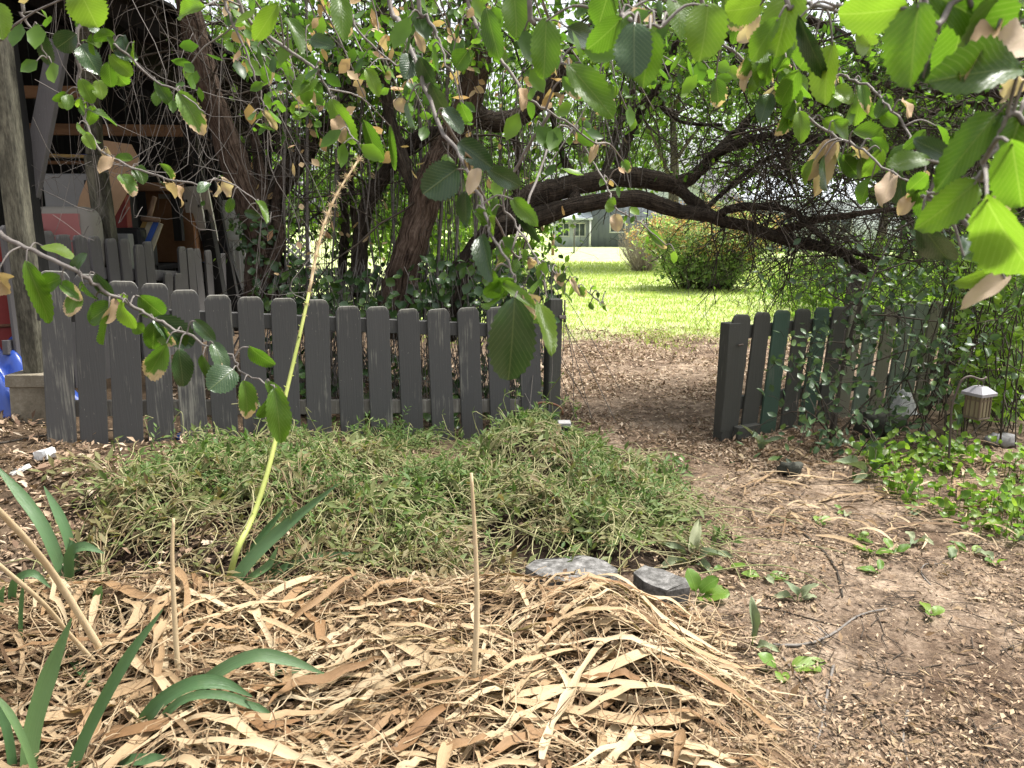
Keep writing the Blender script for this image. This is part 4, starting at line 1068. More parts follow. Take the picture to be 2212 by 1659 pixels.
def lantern():
    dep = 4.2; c = at(2112, 875, dep); s = 54 / FOC * dep
    t = empty('hanging_lantern', (c[0], c[1], float(H(c[0], c[1]))), 'small square garden lantern hanging from a bent iron hook', 'lantern')
    a = math.radians(24); R = np.array([[math.cos(a), -math.sin(a), 0], [math.sin(a), math.cos(a), 0], [0, 0, 1]])
    zt = at(2112, 853, dep)[2]; zb = at(2112, 899, dep)[2]; hw = s * .31
    Mx = np.eye(4); Mx[:3, :3] = R; Mx[:3, 3] = (c[0], c[1], 0)
    def B(lo, hi, name, mat, par, bev=.002):
        mb = MB(); box(mb, lo, hi, Mx, bevel=bev); return mb.build(name, mat, par, False)
    # sloping roof with a lip
    mb = MB(); r = hw * 1.5; V = [(-r, -r, zt), (r, -r, zt), (r, r, zt), (-r, r, zt), (-r, -r, zt + .016), (r, -r, zt + .016), (r, r, zt + .016), (-r, r, zt + .016), (-r * .4, -r * .4, zt + .05), (r * .4, -r * .4, zt + .05), (r * .4, r * .4, zt + .05), (-r * .4, r * .4, zt + .05)]
    V = np.array(V) @ R.T + [c[0], c[1], 0]
    Q = [[3, 2, 1, 0]] + [[l * 4 + k, l * 4 + (k + 1) % 4, l * 4 + 4 + (k + 1) % 4, l * 4 + 4 + k] for l in range(2) for k in range(4)] + [[8, 9, 10, 11]]
    mb.add(V, Q); roof = mb.build('roof', [M['lantern_roof']], t, False)
    for sx in (-1, 1):
        for sy in (-1, 1): B((sx * hw - .006, sy * hw - .006, zb), (sx * hw + .006, sy * hw + .006, zt - .001), 'corner_bar', M['lantern_metal'], t)
    B((-hw - .006, -hw - .006, zb - .012), (hw + .006, hw + .006, zb - .001), 'base', M['lantern_metal'], t)
    for k in range(4):
        q = math.pi / 2 * k; Rk = np.array([[math.cos(q), -math.sin(q), 0, 0], [math.sin(q), math.cos(q), 0, 0], [0, 0, 1, 0], [0, 0, 0, 1]]); Mk = Mx @ Rk
        mb = MB(); box(mb, (-hw + .007, -hw - .001, zb + .001), (hw - .007, -hw + .002, zt - .002), Mk); pn = mb.build('pane', M['lantern_glass'], t, False)
        mb = MB()
        for x in (-hw * .35, hw * .35): box(mb, (x - .003, -hw - .004, zb + .002), (x + .003, -hw - .0015, zt - .003), Mk)
        box(mb, (-hw + .008, -hw - .005, zt - .028), (hw - .008, -hw - .002, zt - .022), Mk); mb.build('glazing_bar', M['lantern_metal'], pn, False)
    mb = MB(); rp = [[c[0] + .016 * math.cos(q), c[1], zt + .066 + .018 * math.sin(q)] for q in np.linspace(0, 2 * math.pi, 13)]; tube(mb, rp, .003, 5, cap=False); mb.build('ring', M['iron'], roof)
    # the hook it hangs from
    ht = zt + .084
    P = [at(2050, 1010, dep), at(2052, 950, dep), at(2056, 880, dep), at(2067, 845, dep), at(2077, 822, dep), at(2095, 813, dep), np.array([c[0], c[1], ht + .004]), np.array([c[0] + .03, c[1], ht + .016])]
    P[0][2] = float(H(P[0][0], P[0][1])) - .05
    mb = MB(); tube(mb, cr(P, 26), .0065, 7); tag(mb.build('lantern_hook', M['iron']), 'bent rusty iron hook stuck in the ground holding the lantern', 'hook')
    # solar path light by the left gate post and the bent iron handle in the weeds
    p = at(1219, 920, 4.0); g = surf(p[0], p[1]); t = empty('path_light', (p[0], p[1], g), 'small square path light with grey cap in the weed heap', 'path light')
    w2 = .034; zc = at(1219, 915, 4.0)[2]
    mb = MB(); box(mb, (p[0] - w2, p[1] - w2, zc - .012), (p[0] + w2, p[1] + w2, zc + .012), bevel=.004); mb.build('cap', M['stone_pale'], t, False)
    mb = MB(); box(mb, (p[0] - w2 * .6, p[1] - w2 * .6, zc - .12), (p[0] + w2 * .6, p[1] + w2 * .6, zc - .0125), bevel=.004); mb.build('lamp_body', M['black'], t, False)
    mb = MB(); tube(mb, [[p[0], p[1], float(H(p[0], p[1])) - .05], [p[0], p[1], zc - .121]], .009, 6); mb.build('stake', M['black'], t)
    P = [at(1153, 905, 4.5), at(1160, 885, 4.5), at(1172, 870, 4.5), at(1196, 873, 4.5), at(1212, 882, 4.5), at(1216, 896, 4.5)]; P[0][2] = float(H(P[0][0], P[0][1])) - .03
    mb = MB(); tube(mb, cr(P, 18), .007, 7); tag(mb.build('iron_handle', M['rust']), 'bent rusty iron rod by the left gate post foot', 'iron rod')
    # white lattice behind the left tree
    t = empty('lattice_panel', at(620, 560, 8.2), 'white wooden lattice panel behind the ivy clad trunk', 'lattice')
    a = at(596, 600, 8.2); b = at(655, 400, 8.2); a[2] = float(H(a[0], 8.2)) - .02
    n = 0
    for k in range(-8, 14):
        for s in (-1, 1):
            x0 = a[0] + k * .085; pts = []
            hgt = b[2] - a[2]; P0 = np.array([x0, 8.2 + .008 * s, a[2]]); P1 = np.array([x0 + s * hgt, 8.2 + .008 * s, b[2]])
            dv = P1 - P0; lo, hi = 0, 1
            for e, sg in ((a[0], 1), (b[0], -1)):
                if abs(dv[0]) > 1e-6:
                    tt = (e - P0[0]) / dv[0]
                    if dv[0] * sg > 0: lo = max(lo, tt)
                    else: hi = min(hi, tt)
            if hi - lo < .04: continue
            mb = MB(); beam(mb, P0 + dv * lo, P0 + dv * hi, .022, .008, up=(0, 1, 0), bevel=0); mb.build('slat', M['trim_white'], t, False)
    for x in (a[0] - .02, b[0] + .02):
        mb = MB(); beam(mb, (x, 8.2, a[2]), (x, 8.2, b[2] + .03), .035, .03, up=(0, 1, 0)); mb.build('frame_bar', M['trim_white'], t, False)
    mb = MB(); beam(mb, (a[0], 8.2, b[2] + .015), (b[0], 8.2, b[2] + .015), .03, .035); mb.build('frame_bar', M['trim_white'], t, False)
lantern()
# ------------------------------------------------------------------ the trees over the fence
def grow(mb, start, dirv, L, r, level, tips, k=4, droop=.12, spread=.8, nb=(3, 5), wig=.22, mat=0, minr=.0016, seg=5):
    """a branch that wanders, droops and forks"""
    n = seg; P = [np.array(start, float)]; d = unit(dirv); st = L / n
    for i in range(n):
        d = unit(d + rng.normal(size=3) * wig + np.array([0, 0, -droop])); P.append(P[-1] + d * st)
    P = np.array(P); R = np.linspace(r, max(minr, r * .45), n + 1); tube(mb, P, R, k if level > 0 else 3, mat, cap=False)
    for q in P[1:]: tips.append((q, level))
    if level > 0:
        for _ in range(rng.integers(nb[0], nb[1] + 1)):
            i = rng.integers(1, n + 1); base = P[i]; t = unit(P[i] - P[i - 1]); nd = unit(t * .6 + rng.normal(size=3) * spread)
            grow(mb, base, nd, L * (.45 + .3 * rng.random()), R[i] * .6, level - 1, tips, k, droop, spread, nb, wig, mat, minr, seg)

def limb(parent, name, pts, r0, r1, mat, k=10, rough=.09, n=None):
    """pts = (px, py, depth) down the middle of the limb"""
    P = np.array([at(*p) if len(p) == 3 else p for p in pts]); n = n or max(10, len(pts) * 5); L = cr(P, n)
    nz = np.cumsum(rng.normal(size=(n, 3)) * r0 * .05, 0); nz -= np.linspace(0, 1, n)[:, None] * nz[-1]
    L = L + nz * np.sin(np.linspace(0, math.pi, n))[:, None]
    mb = MB(); R = np.linspace(r0, r1, n) * (1 + .07 * np.sin(np.linspace(0, 17, n) + r0 * 100)); tube(mb, L, R, k, rough=rough)
    return mb.build(name, M[mat], parent), L

def scatter_leaves(pts, n, jit, size, mat, name, parent, hang=.6, full=True, asp=.62, clip=None):
    pts = np.asarray(pts); P = pts[rng.integers(0, len(pts), n)] + rng.normal(size=(n, 3)) * jit
    if clip is not None: P = P[clip(P)]
    n = len(P); mb = MB(); sz = size * (.55 + .8 * rng.random(n))
    leaves(mb, P, rdir(n) + [0, 0, -hang], rdir(n) * .9 + [0, -.35, .5], sz, sz * asp, full=full)
    o = mb.build(name, M[mat], parent); o['kind'] = 'stuff'; return o

def trees():
    hfun = lambda p: p[2] > float(H(p[0], p[1])) + .05
    # 1 -- the reddish trunk beside the shed, foot wrapped in ivy
    b = at(585, 655, 5.6); b[2] = float(H(b[0], b[1])) - .06
    t = empty('old_tree', b, 'reddish brown tree trunk with ivy clad foot beside the shed', 'tree')
    _, L1 = limb(t, 'trunk', [(588, 668, 5.6), (580, 600, 5.58), (566, 530, 5.55), (548, 465, 5.5), (522, 395, 5.45), (490, 305, 5.4), (455, 195, 5.35), (430, 105, 5.3), (408, 20, 5.25), (385, -80, 5.2)], .125, .062, 'bark_red', 12)
    _, L2 = limb(t, 'limb', [(572, 600, 5.65), (585, 500, 5.7), (598, 420, 5.75), (634, 365, 5.8), (675, 318, 5.8), (707, 281, 5.8), (742, 226, 5.8), (762, 165, 5.8), (740, 130, 5.8), (700, 142, 5.75)], .095, .05, 'bark_dark')
    _, L3 = limb(t, 'limb', [(540, 640, 5.55), (548, 560, 5.5), (568, 470, 5.6), (566, 380, 5.7), (550, 280, 5.8), (562, 150, 5.8), (580, 20, 5.8)], .05, .025, 'bark_red')
    _, L4 = limb(t, 'limb', [(560, 640, 5.5), (585, 580, 5.45), (606, 520, 5.5), (596, 450, 5.6), (612, 380, 5.65)], .045, .03, 'bark_red')
    T1 = []; tw = MB()
    for L in (L1, L2, L3):
        for _ in range(16):
            i = rng.integers(len(L) // 2, len(L)); grow(tw, L[i], rdir(1)[0] * [1, 1, .7] + [.2, 0, .35], .5 + .5 * rng.random(), .009, 2, T1)
    tw.build('twigs', M['twig_dark'], t)['kind'] = 'stuff'
    P1 = np.array([p for p, l in T1 if l < 2])
    scatter_leaves(P1, 2200, .05, .058, 'leaf_mid', 'crown', t, clip=lambda P: (P[:, 0] > -1.62) & (P[:, 2] > 1.9))
    # 2 -- the leaning trunk in the middle
    b = at(850, 680, 5.4); b[2] = float(H(b[0], b[1])) - .05
    t2 = empty('old_tree', b, 'thick leaning brown trunk in the middle behind the fence', 'tree')
    _, M1 = limb(t2, 'trunk', [(838, 720, 5.42), (852, 660, 5.4), (868, 595, 5.4), (884, 520, 5.4), (905, 440, 5.42), (932, 372, 5.45), (957, 310, 5.5), (985, 252, 5.5), (1015, 190, 5.5), (1030, 120, 5.5), (1022, 40, 5.5), (1030, -80, 5.5), (1050, -260, 5.5)], .128, .075, 'bark_red', 12)
    _, M2 = limb(t2, 'limb', [(778, 640, 5.7), (776, 560, 5.7), (780, 490, 5.7), (800, 420, 5.7), (838, 368, 5.7), (880, 322, 5.65), (920, 292, 5.6), (958, 290, 5.52)], .062, .05, 'bark_dark')
    _, M3 = limb(t2, 'limb', [(1000, 215, 5.5), (1040, 254, 5.6), (1090, 262, 5.6), (1140, 245, 5.6), (1190, 195, 5.6), (1230, 140, 5.6), (1272, 78, 5.6), (1380, 45, 5.6), (1500, 48, 5.6), (1580, 72, 5.6), (1660, 112, 5.6), (1710, 146, 5.55), (1775, 205, 5.5), (1810, 218, 5.5), (1890, 190, 5.5), (2010, 190, 5.5), (2215, 202, 5.5)], .072, .035, 'bark_dark', n=70)
    _, M4 = limb(t2, 'limb', [(735, 640, 5.9), (742, 560, 5.9), (747, 480, 5.9), (737, 390, 5.9), (742, 260, 5.9), (738, 150, 5.9), (750, 20, 5.9)], .038, .022, 'bark_dark')
    _, M5 = limb(t2, 'limb', [(760, 640, 6.0), (770, 540, 6.0), (762, 440, 6.0), (756, 360, 6.0)], .03, .02, 'bark_red')
    _, M6 = limb(t2, 'limb', [(1100, 262, 5.6), (1120, 330, 5.7), (1115, 420, 5.7), (1140, 500, 5.8)], .03, .02, 'bark_dark')
    _, M7 = limb(t2, 'limb', [(905, 440, 5.42), (840, 250, 5.5), (830, 120, 5.5), (820, -40, 5.5)], .05, .03, 'bark_dark')
    T2 = []; tw = MB()
    for L, k in ((M1, 12), (M2, 5), (M3, 44), (M4, 8), (M7, 12)):
        for _ in range(k):
            i = rng.integers(len(L) // 3, len(L)); grow(tw, L[i], rdir(1)[0] + [0, 0, .15], .5 + .6 * rng.random(), .009, 2, T2)
    tw.build('twigs', M['twig_dark'], t2)['kind'] = 'stuff'
    P2 = np.array([p for p, l in T2 if l < 2])
    left = P2[P2[:, 0] < .75]; right = P2[P2[:, 0] >= .75]
    scatter_leaves(left, 7500, .09, .058, 'leaf_mid', 'crown', t2, clip=lambda P: (P[:, 2] > 2.35) | (P[:, 1] > 5.75))
    scatter_leaves(left, 260, .06, .066, 'leaf_mid_tan', 'crown', t2)
    scatter_leaves(right, 1500, .12, .050, 'leaf_mid', 'crown', t2, clip=lambda P: P[:, 2] > 2.25)
    # 3 -- the tree that arches over the gateway
    b = at(968, 700, 5.7); b[2] = float(H(b[0], b[1])) - .05
    t3 = empty('arching_tree', b, 'dark tree whose two low limbs arch right over the gateway', 'tree')
    _, A1 = limb(t3, 'trunk', [(955, 730, 5.7), (972, 660, 5.7), (992, 600, 5.7), (1022, 545, 5.7), (1062, 492, 5.7), (1130, 438, 5.7), (1180, 418, 5.7), (1237, 402, 5.7), (1337, 384, 5.75), (1400, 386, 5.8), (1462, 402, 5.8)], .115, .062, 'bark_dark', 12, n=46)
    _, A2 = limb(t3, 'limb', [(1062, 492, 5.7), (1140, 476, 5.62), (1213, 453, 5.6), (1270, 441, 5.6), (1354, 430, 5.6), (1420, 442, 5.6), (1475, 461, 5.6), (1541, 472, 5.6), (1625, 497, 5.6), (1708, 521, 5.6), (1790, 536, 5.6), (1840, 564, 5.6), (1880, 590, 5.55)], .072, .028, 'bark_dark', 12, n=60)
    _, A3 = limb(t3, 'limb', [(1450, 400, 5.8), (1490, 385, 5.8), (1525, 350, 5.85), (1590, 285, 5.9), (1645, 222, 5.9), (1700, 150, 5.9)], .055, .022, 'bark_dark')
    _, A4 = limb(t3, 'limb', [(1525, 350, 5.85), (1545, 332, 5.8), (1608, 307, 5.8), (1675, 290, 5.75), (1750, 297, 5.7), (1840, 303, 5.7), (1908, 277, 5.7), (1990, 253, 5.7), (2062, 232, 5.7), (2200, 205, 5.7)], .036, .02, 'bark_dark')
    _, A5 = limb(t3, 'limb', [(1541, 472, 5.6), (1575, 452, 5.55), (1635, 446, 5.5), (1708, 457, 5.5), (1760, 500, 5.5), (1808, 535, 5.5), (1900, 560, 5.5)], .032, .014, 'bark_dark')
    _, A6 = limb(t3, 'limb', [(1665, 510, 5.6), (1700, 495, 5.6), (1760, 477, 5.6), (1825, 467, 5.6), (1940, 453, 5.6), (2060, 470, 5.6)], .036, .012, 'bark_red')
    _, A7 = limb(t3, 'limb', [(1462, 402, 5.8), (1480, 420, 5.72), (1510, 446, 5.66), (1545, 472, 5.6)], .045, .04, 'bark_dark')
    _, A8 = limb(t3, 'limb', [(1237, 402, 5.7), (1240, 425, 5.66), (1236, 450, 5.62)], .045, .05, 'bark_dark', n=8)
    _, A9 = limb(t3, 'limb', [(1520, 455, 5.62), (1580, 400, 5.9), (1650, 345, 6.0), (1740, 325, 6.1)], .02, .01, 'bark_dark')
    _, B1 = limb(t3, 'limb', [(1330, 384, 5.75), (1345, 330, 5.8), (1372, 260, 5.8), (1400, 205, 5.8), (1440, 150, 5.8), (1470, 60, 5.8)], .04, .022, 'bark_dark')
    _, B2 = limb(t3, 'limb', [(1250, 398, 5.7), (1222, 350, 5.75), (1200, 280, 5.8), (1180, 200, 5.8)], .03, .018, 'bark_dark')
    _, B3 = limb(t3, 'limb', [(1300, 388, 5.72), (1330, 300, 5.9), (1360, 200, 6.0), (1420, 200, 6.0), (1432, 235, 6.0), (1480, 265, 6.0), (1560, 270, 6.0)], .03, .012, 'bark_dark')
    _, B4 = limb(t3, 'limb', [(1745, 40, 5.6), (1830, 85, 5.6), (1880, 150, 5.55), (1898, 190, 5.5)], .03, .025, 'bark_dark')
    _, B5 = limb(t3, 'limb', [(1898, 190, 5.5), (1960, 130, 5.6), (2030, 100, 5.7)], .022, .012, 'bark_dark')
    T3 = []; tw = MB()
    for L, k in ((A1, 3), (A2, 14), (A3, 14), (A4, 28), (A5, 14), (A6, 20), (A9, 8), (B1, 9), (B2, 6), (B3, 10), (B4, 8)):
        for _ in range(k):
            i = rng.integers(len(L) // (4 if L is not A2 else 2), len(L)); grow(tw, L[i], rdir(1)[0] * [1, 1, .9] + [.25, 0, 0], .35 + .5 * rng.random(), .0065, 2, T3, droop=.10, spread=.9)
    # the dense net of fine dead twigs on the right
    lo = at(1560, 600, 6.0); 
    for _ in range(190):
        s = at(1560 + 600 * rng.random() ** .8, 150 + 400 * rng.random(), 5.3 + 1.4 * rng.random()); grow(tw, s, rdir(1)[0] * [1.2, .6, .6] + [.2, 0, 0], .5 + .4 * rng.random(), .0058, 2, T3, droop=.04, spread=1.0, minr=.0019)
    tw.build('twigs', M['twig_dark'], t3)['kind'] = 'stuff'
    P3 = np.array([p for p, l in T3 if l < 2])
    top = P3[(P3[:, 2] > 2.2)]; scatter_leaves(top, 3000, .10, .048, 'leaf_mid', 'crown', t3)
    lowl = P3[(P3[:, 2] > 1.75)]; scatter_leaves(lowl, 900, .06, .052, 'leaf_mid', 'crown', t3)
    # roof of leaves above the frame, which shades the fence
    up = np.stack([-1.9 + 5.6 * rng.random(500), 5.0 + 1.8 * rng.random(500), 2.9 + 1.6 * rng.random(500)], -1)
    T4 = []; tw = MB()
    for q in up[:120]: grow(tw, q, rdir(1)[0], .7, .012, 1, T4)
    tw.build('twigs', M['twig_dark'], t2)['kind'] = 'stuff'
    scatter_leaves(np.array([p for p, l in T4]), 3600, .16, .07, 'leaf_mid', 'crown', t2)
    # climbing and hanging vines
    vb = MB(); lv = []
    for k in range(330):
        px = 625 + 735 * rng.random() ** .9; dep = 5.3 + 1.5 * rng.random(); y0 = 60 + 250 * rng.random(); y1 = 430 + 260 * rng.random()
        if px > 1130: y1 = 330 + 80 * rng.random()
        a = at(px, y0, dep); c = at(px + rng.normal() * 16, y1, dep + rng.normal() * .1); m_ = (a + c) / 2 + rng.normal(size=3) * .05
        L = cr([a, a * .6 + m_ * .4 + rng.normal(size=3) * .025, m_, c], 12); tube(vb, L, .0015 + .0045 * rng.random() ** 2, 4, cap=False); lv.extend(L[3:])
    for k in range(10):
        px = 600 + 500 * rng.random(); a = at(px, -60, 5.6); c = at(px + rng.normal() * 20, 690, 5.6); L = cr([a, (a + c) / 2 + rng.normal(size=3) * .08, c], 14); tube(vb, L, .007 + .007 * rng.random(), 5, cap=False)
    tag(vb.build('hanging_vines', M['twig_pale']), 'curtain of thin straight vines hanging between the trunks', 'vines', kind='stuff')
    lv = np.array(lv); lv = lv[lv[:, 1] > 5.85]; n = 1900; P = lv[rng.integers(0, len(lv), n)] + rng.normal(size=(n, 3)) * .05
    mb = MB(); sz = .03 + .04 * rng.random(n); leaves(mb, P, rdir(n) + [0, 0, -.7], rdir(n) + [0, -.6, .4], sz, sz * .75, full=True)
    tag(mb.build('vine_leaves', M['leaf_mid']), 'small heart shaped leaves of the vines between the trunks', 'vine leaves', kind='stuff')
    # ivy over the foot of the trunks and behind the fence
    n = 1100; px = 540 + 660 * rng.random(n); py = 560 + 130 * rng.random(n); dp = 4.9 + 1.3 * rng.random(n)
    keep = (py > 600 - 60 * np.exp(-((px - 580) / 60) ** 2) - 45 * np.exp(-((px - 1000) / 120) ** 2) - 30 * rng.random(n)); 
    P = np.array([at(a, b_, c) for a, b_, c in zip(px[keep], py[keep], dp[keep])])
    P[:, 2] = np.maximum(P[:, 2], H(P[:, 0], P[:, 1]) + .03); k2 = (P[:, 0] > -2.7); P = P[k2]; n = len(P)
    mb = MB(); sz = .045 + .045 * rng.random(n); leaves(mb, P, rdir(n) + [0, 0, -.4], rdir(n) * .7 + [0, -.8, .5], sz, sz * .8, full=True)
    x = -1.9 + 2.2 * rng.random(650); y = 4.75 + 1.6 * rng.random(650); k3 = y > 4.35 + .42 * (x + 1.1) + .22; x, y = x[k3], y[k3]; n = len(x)
    P = np.stack([x, y, H(x, y) + .02 + .34 * rng.random(n) ** 1.8], -1); leaves(mb, P, rdir(n) + [0, 0, .2], rdir(n) * .7 + [0, -.5, .8], .05 + .04 * rng.random(n), .04 + .03 * rng.random(n), full=True)
    for _ in range(420):
        px_ = 560 + 640 * rng.random(); a = at(px_, 560 + 60 * rng.random(), 5.1 + rng.random()); c = a + rng.normal(size=3) * [.25, .15, .1]; c[2] = float(H(c[0], c[1])); tube(mb, cr([a, (a + c) / 2 + rng.normal(size=3) * .06, c], 6), .003, 3, 1, cap=False)
    i1 = rng.integers(0, len(L1) // 3, 300); th = rng.random(300) * 6.28; Q_ = L1[i1] + np.stack([np.cos(th) * .14, np.sin(th) * .14, rng.normal(size=300) * .04], -1)
    leaves(mb, Q_, rdir(300) + [0, 0, -.5], np.stack([np.cos(th), np.sin(th), .3 * np.ones(300)], -1), .05, .042, full=True)
    tag(mb.build('ivy_undergrowth', [M['leaf_ivy'], M['twig_pale']]), 'dark ivy and brush at the foot of the trunks', 'ivy', kind='stuff')
    # dead grey vines over the shed front
    vb = MB()
    for k in range(60):
        px = 60 + 560 * rng.random() ** .8; ytop = -40 + .75 * max(0, px - 330) + 60 * rng.random(); dep = 4.2 + 1.6 * rng.random()
        a = at(px, ytop, dep); c = at(px + 60 * rng.normal() + 30, ytop + 150 + 380 * rng.random(), dep + .3 * rng.normal() * .3); m_ = (a + c) / 2 + rng.normal(size=3) * [.16, .08, .10]
        L = cr([a, m_, c, c + rng.normal(size=3) * [.2, .05, .10]], 12); tube(vb, L, .0013 + .0016 * rng.random(), 4, cap=False)
        if rng.random() < .4: tube(vb, cr([L[5], L[5] + rng.normal(size=3) * .12, L[5] + rng.normal(size=3) * .25], 5), .0014, 3, cap=False)
    tag(vb.build('dead_vines', M['twig_pale']), 'grey leafless vines trailing across the front of the shed', 'vines', kind='stuff')
trees()

# ------------------------------------------------------------------ shrub through the right fence and the leafy bank at the right edge
def shrub():
    b = at(1790, 960, 4.7); b[2] = float(H(b[0], b[1])) - .02
    t = empty('fence_shrub', b, 'leafy thorny shrub growing through the right hand fence', 'shrub')
    S = [[(1790, 950, 4.75), (1820, 800, 4.8), (1850, 690, 4.85), (1890, 590, 4.9), (1930, 500, 5.0)], [(1800, 950, 4.7), (1822, 780, 4.85), (1838, 720, 4.85), (1855, 660, 4.85), (1870, 610, 4.9)],
         [(1810, 940, 4.7), (1880, 860, 4.7), (1960, 820, 4.7), (2040, 800, 4.75)], [(1790, 940, 4.6), (1770, 850, 4.55), (1740, 800, 4.5), (1710, 770, 4.5)], [(1800, 950, 4.6), (1760, 900, 4.4), (1720, 880, 4.35)],
         [(1830, 930, 4.6), (1850, 900, 4.4), (1880, 930, 4.3), (1900, 1000, 4.25)], [(1850, 690, 4.85), (1900, 680, 4.8), (1990, 690, 4.75), (2080, 700, 4.7), (2160, 690, 4.7)], [(1840, 800, 4.8), (1950, 760, 4.75), (2050, 740, 4.7)],
         [(1890, 590, 4.9), (1990, 560, 4.9), (2100, 560, 4.8)], [(1930, 500, 5.0), (2000, 470, 5.0), (2100, 480, 4.9)], [(1855, 660, 4.85), (1800, 640, 4.9), (1770, 600, 5.0)], [(1960, 820, 4.7), (1990, 900, 4.6), (2010, 980, 4.5)],
         [(2040, 800, 4.75), (2110, 740, 4.7), (2190, 650, 4.6)], [(2080, 950, 4.7), (2100, 760, 4.8), (2140, 600, 4.8), (2180, 450, 4.8)], [(2160, 960, 4.6), (2180, 760, 4.6), (2215, 600, 4.5)]]
    pts = []; sm = []
    for i, s in enumerate(S):
        th = .011 if i < 2 else .006
        o, L = limb(t, 'stem', s, th, th * .4, 'bark_grey' if i < 2 else 'twig_dark', 7)
        pts.extend(L[len(L) // 4:]); sm.append(L)
    tw = MB(); T = []
    for L in sm:
        for _ in range(6): i = rng.integers(len(L) // 4, len(L)); grow(tw, L[i], rdir(1)[0] + [.1, -.15, .1], .18 + .25 * rng.random(), .0035, 1, T, droop=.08)
    tw.build('twigs', M['twig_dark'], t)['kind'] = 'stuff'
    P = np.array([p for p, l in T])
    # the biggest leaves one by one
    var = []
    for k in range(5): var.append(leaf_obj_mesh('shrub_leaf_%d' % k, M['leaf_shrub'], 4, .16 + .05 * k, .1, serr=0, tall=.52))
    for k in range(220):
        q = P[rng.integers(len(P))] + rng.normal(size=3) * .025; place_leaf(var[k % 5], q, unit(rdir(1)[0] + [0, -.1, -.35]), unit(rdir(1)[0] * .6 + [0, -.7, .6]), .045 + .035 * rng.random(), .028 + .014 * rng.random(), 'leaf', t)
    n = 1000; Q = P[rng.integers(0, len(P), n)] + rng.normal(size=(n, 3)) * .06; mb = MB(); sz = .035 + .035 * rng.random(n); k = Q[:, 0] < 2.75; Q = Q[k]; sz = sz[k]; n = len(Q)
    leaves(mb, Q, rdir(n) + [0, -.1, -.35], rdir(n) * .6 + [0, -.6, .6], sz, sz * .58, full=True); mb.build('foliage', M['leaf_shrub'], t)['kind'] = 'stuff'
    # bright bank on the right
    mb = MB(); n = 2600; px = 2060 + 210 * rng.random(n); py = 500 + 420 * rng.random(n); dp = 4.7 + 1.6 * rng.random(n)
    Q = np.array([at(a, b_, c) for a, b_, c in zip(px, py, dp)]); Q = Q[Q[:, 2] > .03]; n = len(Q); sz = .04 + .05 * rng.random(n)
    leaves(mb, Q, rdir(n) + [0, 0, -.3], rdir(n) * .6 + [0, -.5, .8], sz, sz * .6, full=True)
    for k in range(90):
        a = at(2050 + 200 * rng.random(), 560 + 250 * rng.random(), 4.8 + rng.random()); c = a + rng.normal(size=3) * .2; c[2] = 0; tube(mb, cr([c, (a + c) / 2 + rng.normal(size=3) * .06, a], 6), .004, 4, 1, cap=False)
    tag(mb.build('hedge_bank', [M['leaf_bright'], M['twig_dark']]), 'bright leafy undergrowth at the right edge behind the lantern', 'undergrowth', kind='stuff')

# ------------------------------------------------------------------ single leaves as objects
def leaf_obj_mesh(name, mat, nl=9, fold=.2, curl=.2, serr=.05, tall=.5, twist=0.0, wave=.02, seed=0):
    """a leaf 1 long (y), 1 wide (x), with fold, curl and toothed edge"""
    r = np.random.default_rng(seed + 1); rows = nl * 2 + 1; cols = [-1, -.5, 0, .5, 1]; V = []; uv = []
    for i in range(rows):
        v = i / (rows - 1); prof = (max(v, 0) ** .62) * (max(1 - v, 0) ** .58); prof /= (tall ** .62) * ((1 - tall) ** .58) if False else .4375
        hw = .5 * min(1.0, prof) * (1 + (serr if i % 2 else -serr * .6)); hw = max(hw, .012)
        for c in cols:
            x = c * hw; z = abs(c) * hw * 2 * fold * (1 - .3 * v) - curl * v * v + wave * math.sin(9 * v + 2.2 * c + seed) * abs(c)
            if twist: a = twist * v; x, z = x * math.cos(a) - z * math.sin(a), x * math.sin(a) + z * math.cos(a)
            V.append([x, v * (1 - .12 * curl) + (serr * .12 * abs(c) if i % 2 else 0), z]); uv.append([.5 + c * hw, v])
    i = np.arange(rows - 1)[:, None] * 5 + np.arange(4)[None]; Q = np.stack([i, i + 1, i + 6, i + 5], -1).reshape(-1, 4)
    return MB().add(V, Q, None, 0, .5, uv).mesh(name, mat)

def place_leaf(me, base, d, nrm, L, W, name, parent):
    y = unit(d); x = unit(np.cross(y, nrm)); z = np.cross(x, y)
    o = bpy.data.objects.new(name, me); COL.objects.link(o)
    Mx = Matrix([[x[0] * W, y[0] * L, z[0] * L, base[0]], [x[1] * W, y[1] * L, z[1] * L, base[1]], [x[2] * W, y[2] * L, z[2] * L, base[2]], [0, 0, 0, 1]])
    setparent(o, parent); o.matrix_basis = Mx
    return o
shrub()
